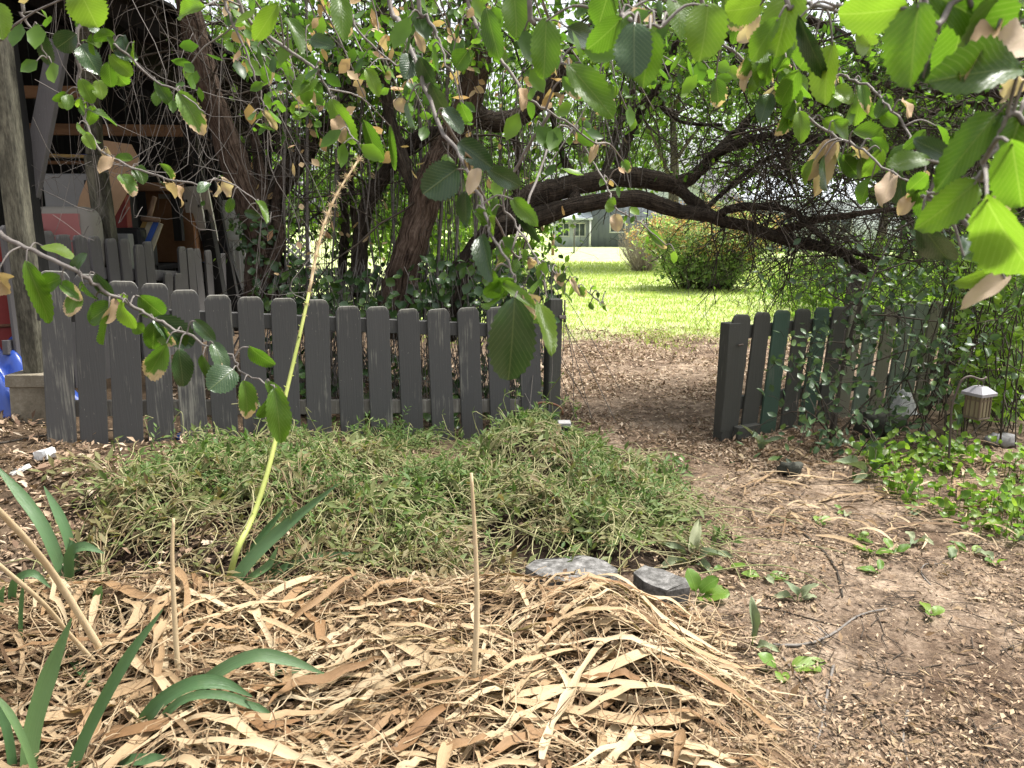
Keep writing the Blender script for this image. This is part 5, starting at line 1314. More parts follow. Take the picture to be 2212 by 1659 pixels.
# ------------------------------------------------------------------ the tree whose branches hang in from above (its trunk stands behind, to the right)
def overhang():
    t = empty('overhanging_tree', (2.5, -.9, 0), 'tree with toothed leaves, many half tan, hanging in from above in front', 'tree')
    TR = cr([[2.5, -.9, -.15], [2.45, -.85, 1.0], [2.3, -.7, 2.0], [2.15, -.55, 2.9]], 14); mb = MB(); tube(mb, TR, np.linspace(.15, .10, 14), 12, rough=.1); mb.build('trunk', M['bark_grey'], t)
    LM = cr([[2.3, -.7, 2.1], [1.9, -.1, 2.45], [1.3, .6, 2.5], [.5, 1.15, 2.4], [-.3, 1.45, 2.4], [-1.1, 1.6, 2.35], [-1.8, 1.75, 2.3]], 46)
    mb = MB(); tube(mb, LM, np.linspace(.075, .022, 46), 9, rough=.08); mb.build('limb', M['bark_grey'], t)
    # branches: (px, py, depth)
    BR = [[(835, -30, 1.5), (868, 60, 1.42), (905, 150, 1.35), (957, 285, 1.25), (1000, 345, 1.18), (1035, 430, 1.12), (1072, 520, 1.08), (1105, 590, 1.06), (1120, 640, 1.05)],
          [(1105, 540, 1.7), (1150, 560, 1.7), (1200, 590, 1.7), (1255, 622, 1.72), (1300, 655, 1.75)],
          [(1510, -20, 1.5), (1545, 30, 1.5), (1610, 65, 1.45), (1660, 98, 1.4), (1690, 125, 1.38)],
          [(1500, 40, 1.6), (1558, 93, 1.55), (1635, 153, 1.5), (1705, 220, 1.42), (1738, 250, 1.4), (1792, 287, 1.36), (1858, 323, 1.3), (1925, 370, 1.22), (1992, 410, 1.15), (2040, 425, 1.1)],
          [(1740, 110, 1.5), (1788, 147, 1.45), (1842, 173, 1.4), (1898, 203, 1.35), (1942, 260, 1.3), (1975, 307, 1.25), (1998, 345, 1.2)],
          [(1645, 90, 1.42), (1675, 160, 1.4), (1705, 217, 1.42)],
          [(2330, 180, .62), (2255, 260, .62), (2180, 250, .63), (2150, 300, .63), (2120, 380, .62), (2060, 410, .65), (1990, 425, .8)],
          [(2000, -60, .62), (2080, -5, .62), (2140, 30, .63), (2210, 70, .63)],
          [(1700, -60, .9), (1740, 0, .9), (1775, 20, .88), (1850, 10, .8), (1960, 20, .65)],
          [(-60, 470, 1.35), (0, 504, 1.35), (67, 540, 1.35), (160, 584, 1.36), (213, 620, 1.38), (290, 664, 1.4), (340, 690, 1.4), (400, 722, 1.4), (500, 771, 1.4), (520, 800, 1.4), (573, 827, 1.38), (600, 842, 1.36)],
          [(160, -30, 1.9), (167, 93, 1.9), (170, 167, 1.9), (178, 227, 1.9), (200, 300, 1.88), (253, 347, 1.85), (333, 377, 1.82), (417, 397, 1.8), (480, 390, 1.78), (560, 440, 1.75)],
          [(140, -20, 1.8), (160, 17, 1.8), (213, 70, 1.8), (267, 113, 1.8), (333, 173, 1.8), (390, 200, 1.78), (440, 240, 1.75)],
          [(40, -20, 1.7), (48, 35, 1.7), (77, 67, 1.7), (105, 130, 1.7)],
          [(505, -20, 1.7), (560, 60, 1.7), (625, 110, 1.65), (680, 150, 1.6), (720, 215, 1.6), (765, 300, 1.55), (800, 330, 1.5)],
          [(470, -30, 2.0), (500, 40, 2.0), (530, 110, 2.0), (560, 190, 2.0), (570, 240, 2.0), (590, 330, 2.0)],
          [(1010, -20, 1.6), (1040, 70, 1.55), (1090, 140, 1.5), (1140, 210, 1.45), (1200, 250, 1.45), (1290, 310, 1.45)],
          [(905, -20, 1.3), (925, 40, 1.3), (947, 90, 1.28), (970, 150, 1.25)],
          [(1150, -20, 1.1), (1165, 50, 1.1), (1190, 110, 1.08), (1230, 145, 1.05)],
          [(1300, -20, 1.0), (1345, 30, .95), (1380, 50, .9), (1430, 60, .9)],
          [(1210, 270, 2.0), (1270, 330, 2.0), (1310, 400, 1.9), (1330, 450, 1.85), (1380, 480, 1.8), (1440, 530, 1.8)],
          [(740, -30, 2.2), (770, 60, 2.2), (840, 130, 2.2), (880, 160, 2.2), (925, 262, 2.2)],
          [(1085, 430, 1.5), (1120, 490, 1.5), (1160, 560, 1.45), (1185, 640, 1.4)]]
    objs = []; PT = []; BI = []
    for bi, b in enumerate(BR):
        P = np.array([at(*p) for p in b]); near = LM[np.argmin(np.linalg.norm(LM - P[0], axis=1))]
        join = b[0][1] <= 0 or b[0][0] > 2212 or b[0][0] < 0
        if not join and PT:
            A = np.vstack(PT); near = A[np.argmin(np.linalg.norm(A - P[0], axis=1))]
        mid = near * .5 + P[0] * .5 + ([0, 0, .06] if join else [0, 0, .01])
        if b[0][0] > 2212: mid = mid + np.array([.15, 0, 0])
        n = 14 + 4 * len(b); L = cr(np.vstack([near, mid, P]), n)
        L[4:] += rng.normal(size=(n - 4, 3)) * .0018
        mb = MB(); r0 = .0055 if join else .0032
        if bi in (6, 7, 8): r0 = .0035
        tube(mb, L, np.linspace(r0, .0014, n), 6)
        objs.append([mb, L]); PT.append(cr(P, 40)); BI.append(bi)
    # the leaves that show largest: (base, tip, depth, width px, kind)
    HERO = [((1985, 5), (1962, 190), .6, 105, 'G'), ((2207, 150), (2032, 148), .6, 88, 'G'), ((1995, -25), (2180, 75), .62, 120, 'G'), ((1965, 15), (1800, 45), .66, 84, 'G'), ((1715, -15), (1670, 102), .9, 86, 'G'),
            ((1530, 5), (1518, 124), .9, 84, 'G'), ((1725, 30), (1780, 190), .85, 34, 'D'), ((1760, 95), (1722, 152), .88, 54, 'G'), ((2158, 243), (2028, 382), .64, 66, 'G'), ((2112, 392), (1993, 492), .62, 76, 'G'),
            ((2185, 300), (2208, 465), .56, 100, 'G'), ((2128, 425), (2235, 630), .52, 140, 'G'), ((1985, 478), (2048, 565), .75, 66, 'D'), ((2158, 62), (2083, 97), .62, 42, 'T'), ((2222, 70), (2160, 118), .62, 76, 'T'),
            ((2220, 172), (2128, 200), .62, 66, 'T'), ((2178, 598), (2088, 642), .7, 42, 'T'), ((2160, 585), (2085, 612), .72, 40, 'G'), ((2158, 400), (2177, 455), .68, 34, 'T'), ((2152, 572), (2080, 558), .8, 36, 'G'),
            ((1370, 48), (1368, 163), .8, 76, 'D'), ((1345, 38), (1272, 112), .85, 58, 'G'), ((1405, 62), (1390, 190), .82, 52, 'G'), ((1180, 38), (1176, 168), 1.0, 62, 'G'), ((1225, 138), (1328, 248), 1.0, 62, 'G'),
            ((990, 362), (917, 418), 1.12, 76, 'D'), ((1005, 412), (1006, 488), 1.15, 36, 'D'), ((990, 308), (1064, 362), 1.12, 46, 'D'), ((1050, 362), (1128, 404), 1.12, 40, 'D'), ((1005, 333), (1047, 374), 1.1, 30, 'T'),
            ((1032, 363), (1013, 418), 1.1, 28, 'T'), ((1040, 508), (1062, 608), 1.1, 46, 'D'), ((1112, 642), (1100, 836), 1.02, 102, 'D'), ((1162, 652), (1197, 757), 1.04, 38, 'G'), ((1128, 638), (1183, 692), 1.03, 42, 'T'),
            ((1085, 612), (1152, 652), 1.05, 30, 'G'), ((1108, 428), (1168, 527), 1.12, 26, 'D'), ((1106, 428), (1157, 482), 1.12, 34, 'G'), ((55, 562), (112, 702), 1.34, 42, 'G'), ((245, 658), (188, 692), 1.4, 50, 'G'),
            ((360, 742), (318, 817), 1.38, 48, 'H'), ((385, 752), (400, 838), 1.38, 48, 'D'), ((505, 798), (455, 837), 1.38, 64, 'D'), ((330, 688), (418, 747), 1.4, 56, 'D'), ((592, 838), (612, 955), 1.36, 54, 'G'),
            ((525, 822), (546, 908), 1.37, 48, 'H'), ((573, 823), (617, 868), 1.37, 28, 'H'), ((300, 638), (352, 682), 1.42, 52, 'G'), ((205, 590), (242, 642), 1.38, 32, 'D'), ((420, 690), (462, 737), 1.4, 30, 'D'),
            ((158, 585), (180, 548), 1.37, 26, 'D'), ((135, 600), (80, 620), 1.36, 40, 'G'), ((130, 612), (178, 648), 1.36, 26, 'H'), ((-8, 588), (12, 640), 1.3, 34, 'T'), ((290, 700), (310, 718), 1.4, 30, 'G'),
            ((460, 740), (490, 800), 1.4, 36, 'D'), ((385, 198), (442, 285), 1.78, 44, 'H'), ((335, 173), (372, 228), 1.8, 27, 'G'), ((163, 220), (122, 223), 1.9, 25, 'G'), ((165, 73), (118, 107), 1.85, 42, 'D'),
            ((175, 98), (207, 148), 1.85, 42, 'D'), ((235, 118), (287, 164), 1.8, 34, 'G'), ((260, 376), (292, 418), 1.84, 36, 'H'), ((-10, 5), (6, 85), 1.1, 48, 'G'), ((170, -25), (207, 58), 1.2, 76, 'G'), ((443, 13), (373, 31), 1.6, 36, 'G'),
            ((75, 58), (109, 142), 1.7, 28, 'D'), ((345, 353), (394, 399), 1.82, 21, 'H'), ((478, 383), (505, 432), 1.78, 25, 'T'), ((555, 433), (580, 472), 1.75, 22, 'G'), ((565, 238), (600, 280), 2.0, 16, 'T'),
            ((682, 168), (638, 208), 1.58, 44, 'G'), ((668, 85), (718, 97), 1.65, 30, 'D'), ((602, 8), (546, 88), 1.6, 36, 'G'), ((620, 38), (657, 103), 1.62, 36, 'G'), ((735, -5), (741, 62), 1.5, 42, 'G'), ((790, 148), (822, 202), 2.1, 32, 'G'),
            ((725, 253), (739, 298), 1.57, 31, 'T'), ((713, 213), (767, 312), 1.57, 42, 'G'), ((785, 258), (822, 353), 1.52, 32, 'G'), ((842, 268), (854, 372), 1.9, 15, 'G'), ((1012, 108), (983, 148), 1.55, 44, 'G'), ((1050, 18), (1077, 128), 1.5, 42, 'G'),
            ((905, 123), (937, 183), 1.33, 38, 'D'), ((930, 178), (962, 252), 1.3, 32, 'D'), ((960, 233), (998, 282), 1.26, 34, 'D'), ((835, 75), (824, 117), 2.1, 19, 'T'), ((897, 68), (917, 112), 2.1, 19, 'T'), ((850, 216), (882, 238), 2.2, 27, 'T'),
            ((1795, 300), (1740, 390), 1.36, 40, 'T'), ((1800, 300), (1772, 420), 1.36, 36, 'T'), ((1930, 372), (1902, 430), 1.22, 42, 'T'), ((1545, 170), (1560, 235), 1.6, 40, 'H'), ((1860, 172), (1872, 232), 1.4, 25, 'H'), ((1690, 180), (1640, 225), 1.45, 24, 'T'),
            ((1705, 175), (1760, 195), 1.45, 44, 'G'), ((1800, 190), (1840, 215), 1.42, 40, 'G'), ((1900, 205), (1925, 235), 1.35, 26, 'G'), ((1905, 245), (1935, 270), 1.34, 30, 'G'), ((1800, 260), (1845, 310), 1.36, 42, 'G'), ((1815, 335), (1860, 385), 1.33, 36, 'G'),
            ((1650, 10), (1560, 30), .95, 60, 'G'), ((1460, 0), (1480, 60), 1.0, 60, 'G'), ((1560, -5), (1610, 60), 1.05, 55, 'H'), ((1640, 30), (1615, 80), 1.1, 22, 'T'), ((1330, 448), (1308, 440), 1.85, 34, 'G'), ((1328, 462), (1335, 500), 1.85, 28, 'T'),
            ((1395, 490), (1442, 540), 1.8, 18, 'H'), ((1225, 60), (1290, 95), 1.1, 48, 'D'), ((1110, -10), (1120, 75), 1.2, 60, 'G'), ((1320, -30), (1290, 60), .95, 60, 'G'), ((1880, 100), (1850, 60), .9, 40, 'G'), ((1995, 180), (1985, 90), .62, 30, 'D'),
            ((1345, 345), (1360, 372), 1.6, 20, 'H'), ((1290, 310), (1275, 345), 1.5, 16, 'T'), ((1215, 165), (1255, 215), 1.4, 26, 'H'), ((1125, 190), (1135, 225), 1.45, 20, 'T'), ((2080, 560), (2130, 470), .7, 44, 'D'), ((1300, 655), (1315, 668), 1.75, 12, 'T'),
            ((1250, 620), (1265, 640), 1.72, 22, 'H'), ((1200, 590), (1215, 615), 1.7, 18, 'T'), ((1235, 600), (1245, 630), 1.7, 12, 'T'), ((2060, 345), (1975, 300), .75, 40, 'D'), ((1880, 300), (1920, 330), 1.3, 30, 'G')]
    KM = {'G': 'leaf_fore', 'D': 'leaf_fore_dark', 'H': 'leaf_fore_half', 'T': 'leaf_fore_tan'}
    var = {k: [leaf_obj_mesh('%s_%d' % (v, i), M[v], 11, (.10, .16, .22, .13)[i], (.10, .22, .05, .30)[i] + (.1 if k == 'T' else 0), .085 if k != 'T' else .03, .5, ((0, .35, -.3, .15)[i] if k != 'T' else 0), .03 if k != 'T' else .07, i) for i in range(4)] for k, v in KM.items()}
    allL = [cr(o[1], 60) for o in objs]
    jobs = []
    for (b, tp, dep, wpx, kind) in HERO:
        B = at(b[0], b[1], dep); tz = at(tp[0], tp[1], dep + rng.normal() * .03)
        jobs.append((B, tz - B, unit(np.array([0, 0, CAM_Z]) - B) + rdir(1)[0] * .35 + [0, 0, .12], np.linalg.norm(tz - B), wpx / FOC * dep, kind, True))
    # more leaves along every branch
    for bi, (mb, L) in enumerate(objs):
        d = np.mean([p[2] for p in BR[bi]]); n = {1: 26, 3: 26, 4: 14, 6: 3, 7: 3, 8: 3, 9: 16, 10: 22, 11: 16, 12: 8, 13: 16, 14: 12, 0: 12, 15: 14, 16: 6, 17: 4, 18: 5, 20: 12, 21: 8}.get(bi, 18)
        for _ in range(n):
            i = rng.integers(len(L) // 3, len(L)); s = (.026 + .026 * rng.random()) * (1 if bi not in (1, 19) else .55); B = L[i] + rng.normal(size=3) * .018
            k = rng.choice(['G', 'D', 'H', 'T'], p=[.62, .16, .12, .10]); side = unit(np.cross(L[i] - L[i - 1], rdir(1)[0]))
            jobs.append((B, side * .7 + [0, 0, -.75] + rng.normal(size=3) * .3, rdir(1)[0] * .8 + [0, -.6, .5], s * 1.25, s * .72, k, False))
    # sprays outside the list: upper centre
    extra = MB(); ex = []
    for k in range(34):
        s = at(480 + 900 * rng.random(), -60 + 140 * rng.random(), 1.9 + 1.1 * rng.random()); near = LM[np.argmin(np.linalg.norm(LM - s, axis=1))]
        e = s + np.array([.10 * rng.normal() + .10, .06 * rng.normal(), -.14 - .22 * rng.random()]); L = cr([near, near * .5 + s * .5 + [0, 0, .05], s, (s + e) / 2 + rng.normal(size=3) * .02, e], 22); tube(extra, L, np.linspace(.004, .0013, 22), 5)
        ex.append(L)
    sprays = extra.build('sprays', M['twig_fore'], t)
    sprays['kind'] = 'stuff'
    mass = MB(); massT = MB()
    for L in ex:
        n = 14; i = rng.integers(9, 22, n); P = L[i] + rng.normal(size=(n, 3)) * .02; s = .034 + .028 * rng.random(n)
        leaves(mass if True else massT, P, rdir(n) + [0, 0, -.7], rdir(n) + [0, -.6, .5], s, s * .6, full=True, m=(0 if rng.random() < .88 else 1))
    mass.build('foliage', [M['leaf_fore_mass'], M['leaf_mid_tan']], t)['kind'] = 'stuff'
    # petioles, and the branch objects
    owner = []
    hero_n = sum(1 for j in jobs if j[6])
    for j in jobs:
        B = j[0]; best = (9, 0, 0)
        for bi, A in enumerate(allL):
            dd = np.linalg.norm(A - B, axis=1); k = int(np.argmin(dd))
            if dd[k] < best[0]: best = (dd[k], bi, k)
        owner.append(best[1]); A = allL[best[1]][best[2]]
        mid = A * .5 + B * .5 + np.array([0, 0, .006 + .05 * best[0]]); tube(objs[best[1]][0], cr([A, mid, B + unit(j[1]) * .004], 7), np.linspace(.0016 if best[0] < .05 else .0022, .0011, 7), 5, cap=False)
    bobj = [mb.build('branch', M['twig_fore'], t) for mb, L in objs]
    rest = MB(); nobj = 0
    for j, ow in zip(jobs, owner):
        B, d, nr, L, W, k, hero = j
        if nobj < 300: place_leaf(var[k][rng.integers(4)], B, d, nr, L, W, 'leaf', bobj[ow]); nobj += 1
        else: leaves(rest, B[None], np.asarray(d, float)[None], np.asarray(nr, float)[None], L, W, m=1 if k == 'T' else 0, full=True)
    if rest.n: rest.build('foliage', [M['leaf_fore_mass'], M['leaf_mid_tan']], t)['kind'] = 'stuff'
overhang()
# ------------------------------------------------------------------ dead leaves on the bed
def dead_blade(mb, x, y, ang, L, W, lift, arch, curv, m=0, rnd=None, n=11, twist=0.0):
    s = np.linspace(-.5, .5, n) * L; a = ang + curv * s / L
    if rng.random() < .4: a = a + (np.arange(n) > rng.integers(2, n - 2)) * rng.normal() * .8
    a = a + np.cumsum(rng.normal(size=n)) * .06; st = L / (n - 1)
    dx = np.concatenate([[0], np.cumsum(np.cos(a[:-1]) * st)]); dy = np.concatenate([[0], np.cumsum(np.sin(a[:-1]) * st)])
    X = x + dx - dx[n // 2]; Y = y + dy - dy[n // 2]
    base = np.maximum(BED(X, Y), H(X, Y)); t = np.linspace(0, 1, n)
    ker = np.array([.25, .5, .25]); bz = np.convolve(np.pad(base, 1, 'edge'), ker, 'valid')
    Z = np.maximum(bz, base - .01) + lift + arch * np.sin(math.pi * t) + .006 * np.sin(t * 9 + x * 50)
    Wd = W * (np.sin(math.pi * np.clip(t * .9 + .07, 0, 1)) ** .45) * (1 + .3 * np.sin(t * rng.uniform(5, 16) + x * 90)); Wd[-1] *= .3 if rng.random() < .6 else 1.0
    Z = Z + .005 * np.sin(t * rng.uniform(12, 30) + y * 70)
    tw = twist * (t - .3); N = np.stack([np.sin(tw) * -np.sin(a) + .25 * np.sin(5 * t + y * 40), np.sin(tw) * np.cos(a) + .2 * np.sin(4 * t + x * 30), np.cos(tw) + .25], -1)
    ribbon(mb, np.stack([X, Y, Z], -1), Wd, N, .16 + .1 * rng.random(), m, rnd)

_cell = np.random.default_rng(5).normal(size=(64, 64))
def field_angle(x, y):
    """the leaves fan out from the crowns and fall over the right rim"""
    return .10 + .3 * np.sin(1.7 * x + .8) + .35 * np.sin(2.9 * y + 1.1 * x) + .55 * _cell[int(x * 4.3 + y * .9) % 64, int(y * 4.7 - x) % 64]

def dead_pile():
    t = empty('dead_leaf_pile', (-.3, 1.9, BED_Z), 'heap of dry straw coloured strap leaves over the raised bed', 'leaf pile')
    mb = MB(); n = 6200
    for k in range(n):
        y = 1.15 + 1.45 * rng.random() ** .9; x = -.78 * y - .35 + rng.random() * (.78 * y + .35 + .70)
        if (x - .26) ** 2 / .09 + (y - 2.56) ** 2 / .02 < 1: continue
        if rng.random() > .35 + .75 * (.5 + .5 * math.sin(6.1 * x + 2) * math.sin(7.3 * y + 1)): continue
        ang = field_angle(x, y) + rng.normal() * .7
        if x > .35: ang = ang * .6 - .15 + rng.normal() * .5
        f = rng.random(); L = .07 + .36 * rng.random() ** 1.3; W = .004 + .014 * rng.random() ** 2
        dead_blade(mb, x, y, ang, L, W, -.012 + .05 * rng.random(), .035 * rng.random() ** 2, rng.normal() * .5, n=8, twist=rng.normal() * 1.2)
    # fine straw on top
    for k in range(1300):
        y = 1.15 + 1.4 * rng.random(); x = -.7 * y + rng.random() * (.7 * y + .75)
        if (x - .26) ** 2 / .09 + (y - 2.55) ** 2 / .03 < 1: continue
        dead_blade(mb, x, y, rng.random() * 6.28, .10 + .28 * rng.random(), .0022 + .002 * rng.random(), .02 + .05 * rng.random(), .03 * rng.random(), rng.normal() * 1.4, n=8)
    o = mb.build('straw', M['straw'], t); o['kind'] = 'stuff'
    # small crisp leaves between
    lb = MB(); n = 2600; y = 1.15 + 1.45 * rng.random(n); x = -.78 * y - .2 + rng.random(n) * (.78 * y + .95); P = np.stack([x, y, np.maximum(BED(x, y), H(x, y)) + .005 + .035 * rng.random(n)], -1); s = .014 + .022 * rng.random(n)
    leaves(lb, P, rdir(n) * [1, 1, .35], rdir(n) * .6 + [0, 0, 1], s, s * .55, full=True, fold=.3); lb.build('crisp_leaves', M['litter'], t)['kind'] = 'stuff'
    # the broad blades one can pick out
    for k in range(280):
        y = 1.28 + 1.25 * rng.random() ** .85; x = -.66 * y + rng.random() * (.66 * y + .62); ang = field_angle(x, y) + rng.normal() * .6
        if x > .3: ang = rng.normal() * .3 - .1
        if (x - .26) ** 2 / .09 + (y - 2.55) ** 2 / .035 < 1: continue
        b = MB(); dead_blade(b, x, y, ang, .16 + .40 * rng.random(), .010 + .019 * rng.random(), .018 + .035 * rng.random(), .04 * rng.random(), rng.normal() * .55, n=12, twist=rng.normal() * 1.3, rnd=.5)
        b.build('dried_leaf', M['straw_obj'], t)
    for (pts, w_) in (([(205, 1640), (300, 1622), (420, 1590), (480, 1540), (575, 1512)], .04), ([(1135, 1560), (1280, 1500), (1400, 1440), (1500, 1400), (1590, 1420)], .035), ([(1090, 1545), (1250, 1580), (1380, 1595), (1500, 1570), (1640, 1500)], .03),
                      ([(780, 1380), (870, 1430), (960, 1480), (1010, 1520)], .035), ([(700, 1260), (620, 1330), (545, 1420)], .03), ([(560, 1330), (640, 1290), (720, 1260), (810, 1235)], .03), ([(1100, 1540), (1240, 1530), (1400, 1545), (1520, 1530)], .028)):
        P = [gp(*p) for p in pts]; L = cr(np.array(P) + [0, 0, .05], 14); L[:, 2] += .012 * np.sin(np.linspace(0, 6, 14)); b = MB()
        ribbon(b, L, w_ * np.sin(np.linspace(.35, 2.95, 14)) ** .5, np.array([.1, -.25, 1]) + rng.normal(size=3) * .15, .2, rnd=.5); b.build('dried_leaf', M['straw_obj'], t)
dead_pile()

# ------------------------------------------------------------------ iris and stalks
def blade(parent, pts, wpx, mat, name='leaf', dep=None, lift=0.0, fold=.22, endup=False):
    """a strap leaf through view points; the first one stands on the bed"""
    b = gp(*pts[0]); d0 = b[1]; n = len(pts); P = [b - [0, 0, .03]]
    for i, p in enumerate(pts[1:]):
        d = d0 + (dep or 0) * (i + 1) / (n - 1); P.append(at(p[0], p[1], d))
        g = surf(P[-1][0], P[-1][1]) + .015
        if P[-1][2] < g: P[-1] = gp(*p) + [0, 0, .02]
    L = cr(np.array(P), 16); t = np.linspace(0, 1, 16); w_ = .8 * wpx / FOC * d0 * np.clip(np.minimum(.72 + t * 1.2, (1 - t) * 3.0 + .04), 0, 1) ** .8
    view = unit(np.array([0, 0, CAM_Z]) - L[8]); N = view[None] + np.stack([.35 * np.sin(2 * t + d0 * 9), 0 * t, .3 + 0 * t], -1)
    mb = MB(); ribbon(mb, L, w_, N, fold, rnd=.5); return mb.build(name, M[mat], parent)

def iris():
    def plant(label, px, py): return empty('iris_plant', gp(px, py), label, 'iris', 'iris plants in the bed')
    a = plant('iris with a very tall bent flower stalk, centre left', 490, 1280)
    for pts, w_, d in (([(480, 1300), (520, 1235), (600, 1150), (730, 1045)], 38, .15), ([(515, 1215), (560, 1165), (618, 1093)], 20, .1), ([(555, 1250), (640, 1212), (730, 1200), (800, 1207), (852, 1238)], 22, .1), ([(575, 1245), (595, 1218), (625, 1195)], 16, .05), ([(570, 1270), (640, 1268), (690, 1290), (740, 1320)], 24, -.05), ([(500, 1290), (540, 1250), (580, 1220), (600, 1180)], 22, .1), ([(545, 1290), (610, 1280), (670, 1300), (735, 1335)], 20, -.03)): blade(a, pts, w_, 'iris', dep=d)
    b = gp(482, 1265); D = b[1]
    P = [b - [0, 0, .05]] + [at(x, y, D + .1 * k) for k, (x, y) in enumerate(((512, 1190), (545, 1120), (578, 1020), (600, 930), (618, 850), (645, 735), (668, 630), (690, 520), (722, 430), (775, 345)))]
    L = cr(np.array(P), 44); R = np.linspace(.0125, .0045, 44); mb = MB(); tube(mb, L[:31], R[:31], 8); [tube(mb, [L[i] + d_ * .006, L[i] + d_ * .016 + [0, 0, .006]], [.0035, .001], 5) for i in range(4, 31) for d_ in [unit(np.cross(L[i + 1 if i < 43 else i] - L[i - 1], rdir(1)[0]))]]; st = mb.build('flower_stalk', M['stalk_green'], a)
    mb = MB(); tube(mb, L[30:], R[30:], 8); top = mb.build('seed_head', M['stalk_tan'], a)
    mb = MB()
    for k in range(900):
        i = rng.integers(28, 44); q = L[i] + rng.normal(size=3) * .003; d = unit(rdir(1)[0] + [.1, 0, .5]); l = (.010 + .026 * rng.random()) * (1 if i > 31 else .4); tube(mb, [q, q + d * l * .6, q + d * l + [0, 0, -.004]], [.0006, .0005, .0004], 3, cap=False)
    mb.build('bristles', M['stalk_tan'], top)['kind'] = 'stuff'
    c = plant('dark green iris fan at the lower left corner', 90, 1659)
    for pts, w_, d in (([(55, 1690), (70, 1580), (105, 1460), (155, 1335)], 52, .12), ([(120, 1720), (185, 1590), (270, 1430), (352, 1315)], 36, .15), ([(30, 1690), (18, 1590), (-10, 1500)], 26, .05), ([(95, 1720), (60, 1620), (20, 1540), (-20, 1490)], 22, .05), ([(160, 1690), (250, 1650), (330, 1640), (390, 1665)], 34, -.05)): blade(c, pts, w_, 'iris', dep=d)
    e = plant('iris with arching pale green leaves, lower middle', 390, 1540)
    for pts, w_, d in (([(375, 1545), (440, 1475), (540, 1418), (620, 1425), (700, 1455)], 40, .05), ([(275, 1600), (330, 1530), (410, 1478), (480, 1475), (545, 1505)], 44, .05), ([(520, 1475), (600, 1452), (700, 1458), (800, 1472)], 18, .0), ([(570, 1525), (590, 1550), (612, 1585)], 14, -.03), ([(300, 1600), (380, 1520), (470, 1500), (560, 1530), (600, 1560)], 26, .02)): blade(e, pts, w_, 'iris', dep=d)
    f = plant('ragged iris leaves at the left edge', 120, 1240)
    for pts, w_, d in (([(140, 1240), (100, 1150), (50, 1075), (-15, 1000)], 34, .1), ([(165, 1225), (140, 1140), (95, 1050)], 28, .1), ([(150, 1260), (150, 1200), (180, 1180), (225, 1195)], 28, .0), ([(25, 1310), (30, 1260), (70, 1238), (112, 1272)], 22, 0), ([(42, 1400), (45, 1320), (52, 1245)], 12, 0), ([(85, 1395), (150, 1430), (225, 1535)], 24, -.05), ([(205, 1330), (210, 1290), (220, 1265)], 26, 0), ([(5, 1330), (2, 1290), (10, 1265)], 14, 0)): blade(f, pts, w_, 'iris', dep=d)
    # dry upright stalks
    def stalk(pts, w0, w1, label, dep=0.0):
        b = gp(*pts[0]); n = len(pts); P = [b - [0, 0, .04]] + [at(*p, b[1] + dep * (i + 1) / (n - 1)) for i, p in enumerate(pts[1:])]
        L = cr(np.array(P), 18); mb = MB(); tube(mb, L, np.linspace(w0, w1, 18) / FOC * b[1] / 2, 8, rough=.05); return tag(mb.build('dry_stalk', M['stalk_tan']), label, 'stalk', 'dry stalks in the bed')
    stalk([(1020, 1500), (1030, 1330), (1027, 1180), (1018, 1022)], 17, 8, 'tall dry stalk standing alone in the middle of the straw', .05)
    stalk([(385, 1480), (377, 1330), (372, 1200), (375, 1120)], 14, 7, 'thin dry stalk left of the bent flower stalk', .05)
    stalk([(240, 1420), (130, 1262), (60, 1170), (-20, 1085)], 17, 12, 'thick dry stalk slanting off the left edge, upper one', -.3)
    stalk([(228, 1432), (150, 1370), (90, 1300), (-20, 1205)], 11, 9, 'thinner dry stalk slanting off the left edge, lower one', -.3)
iris()
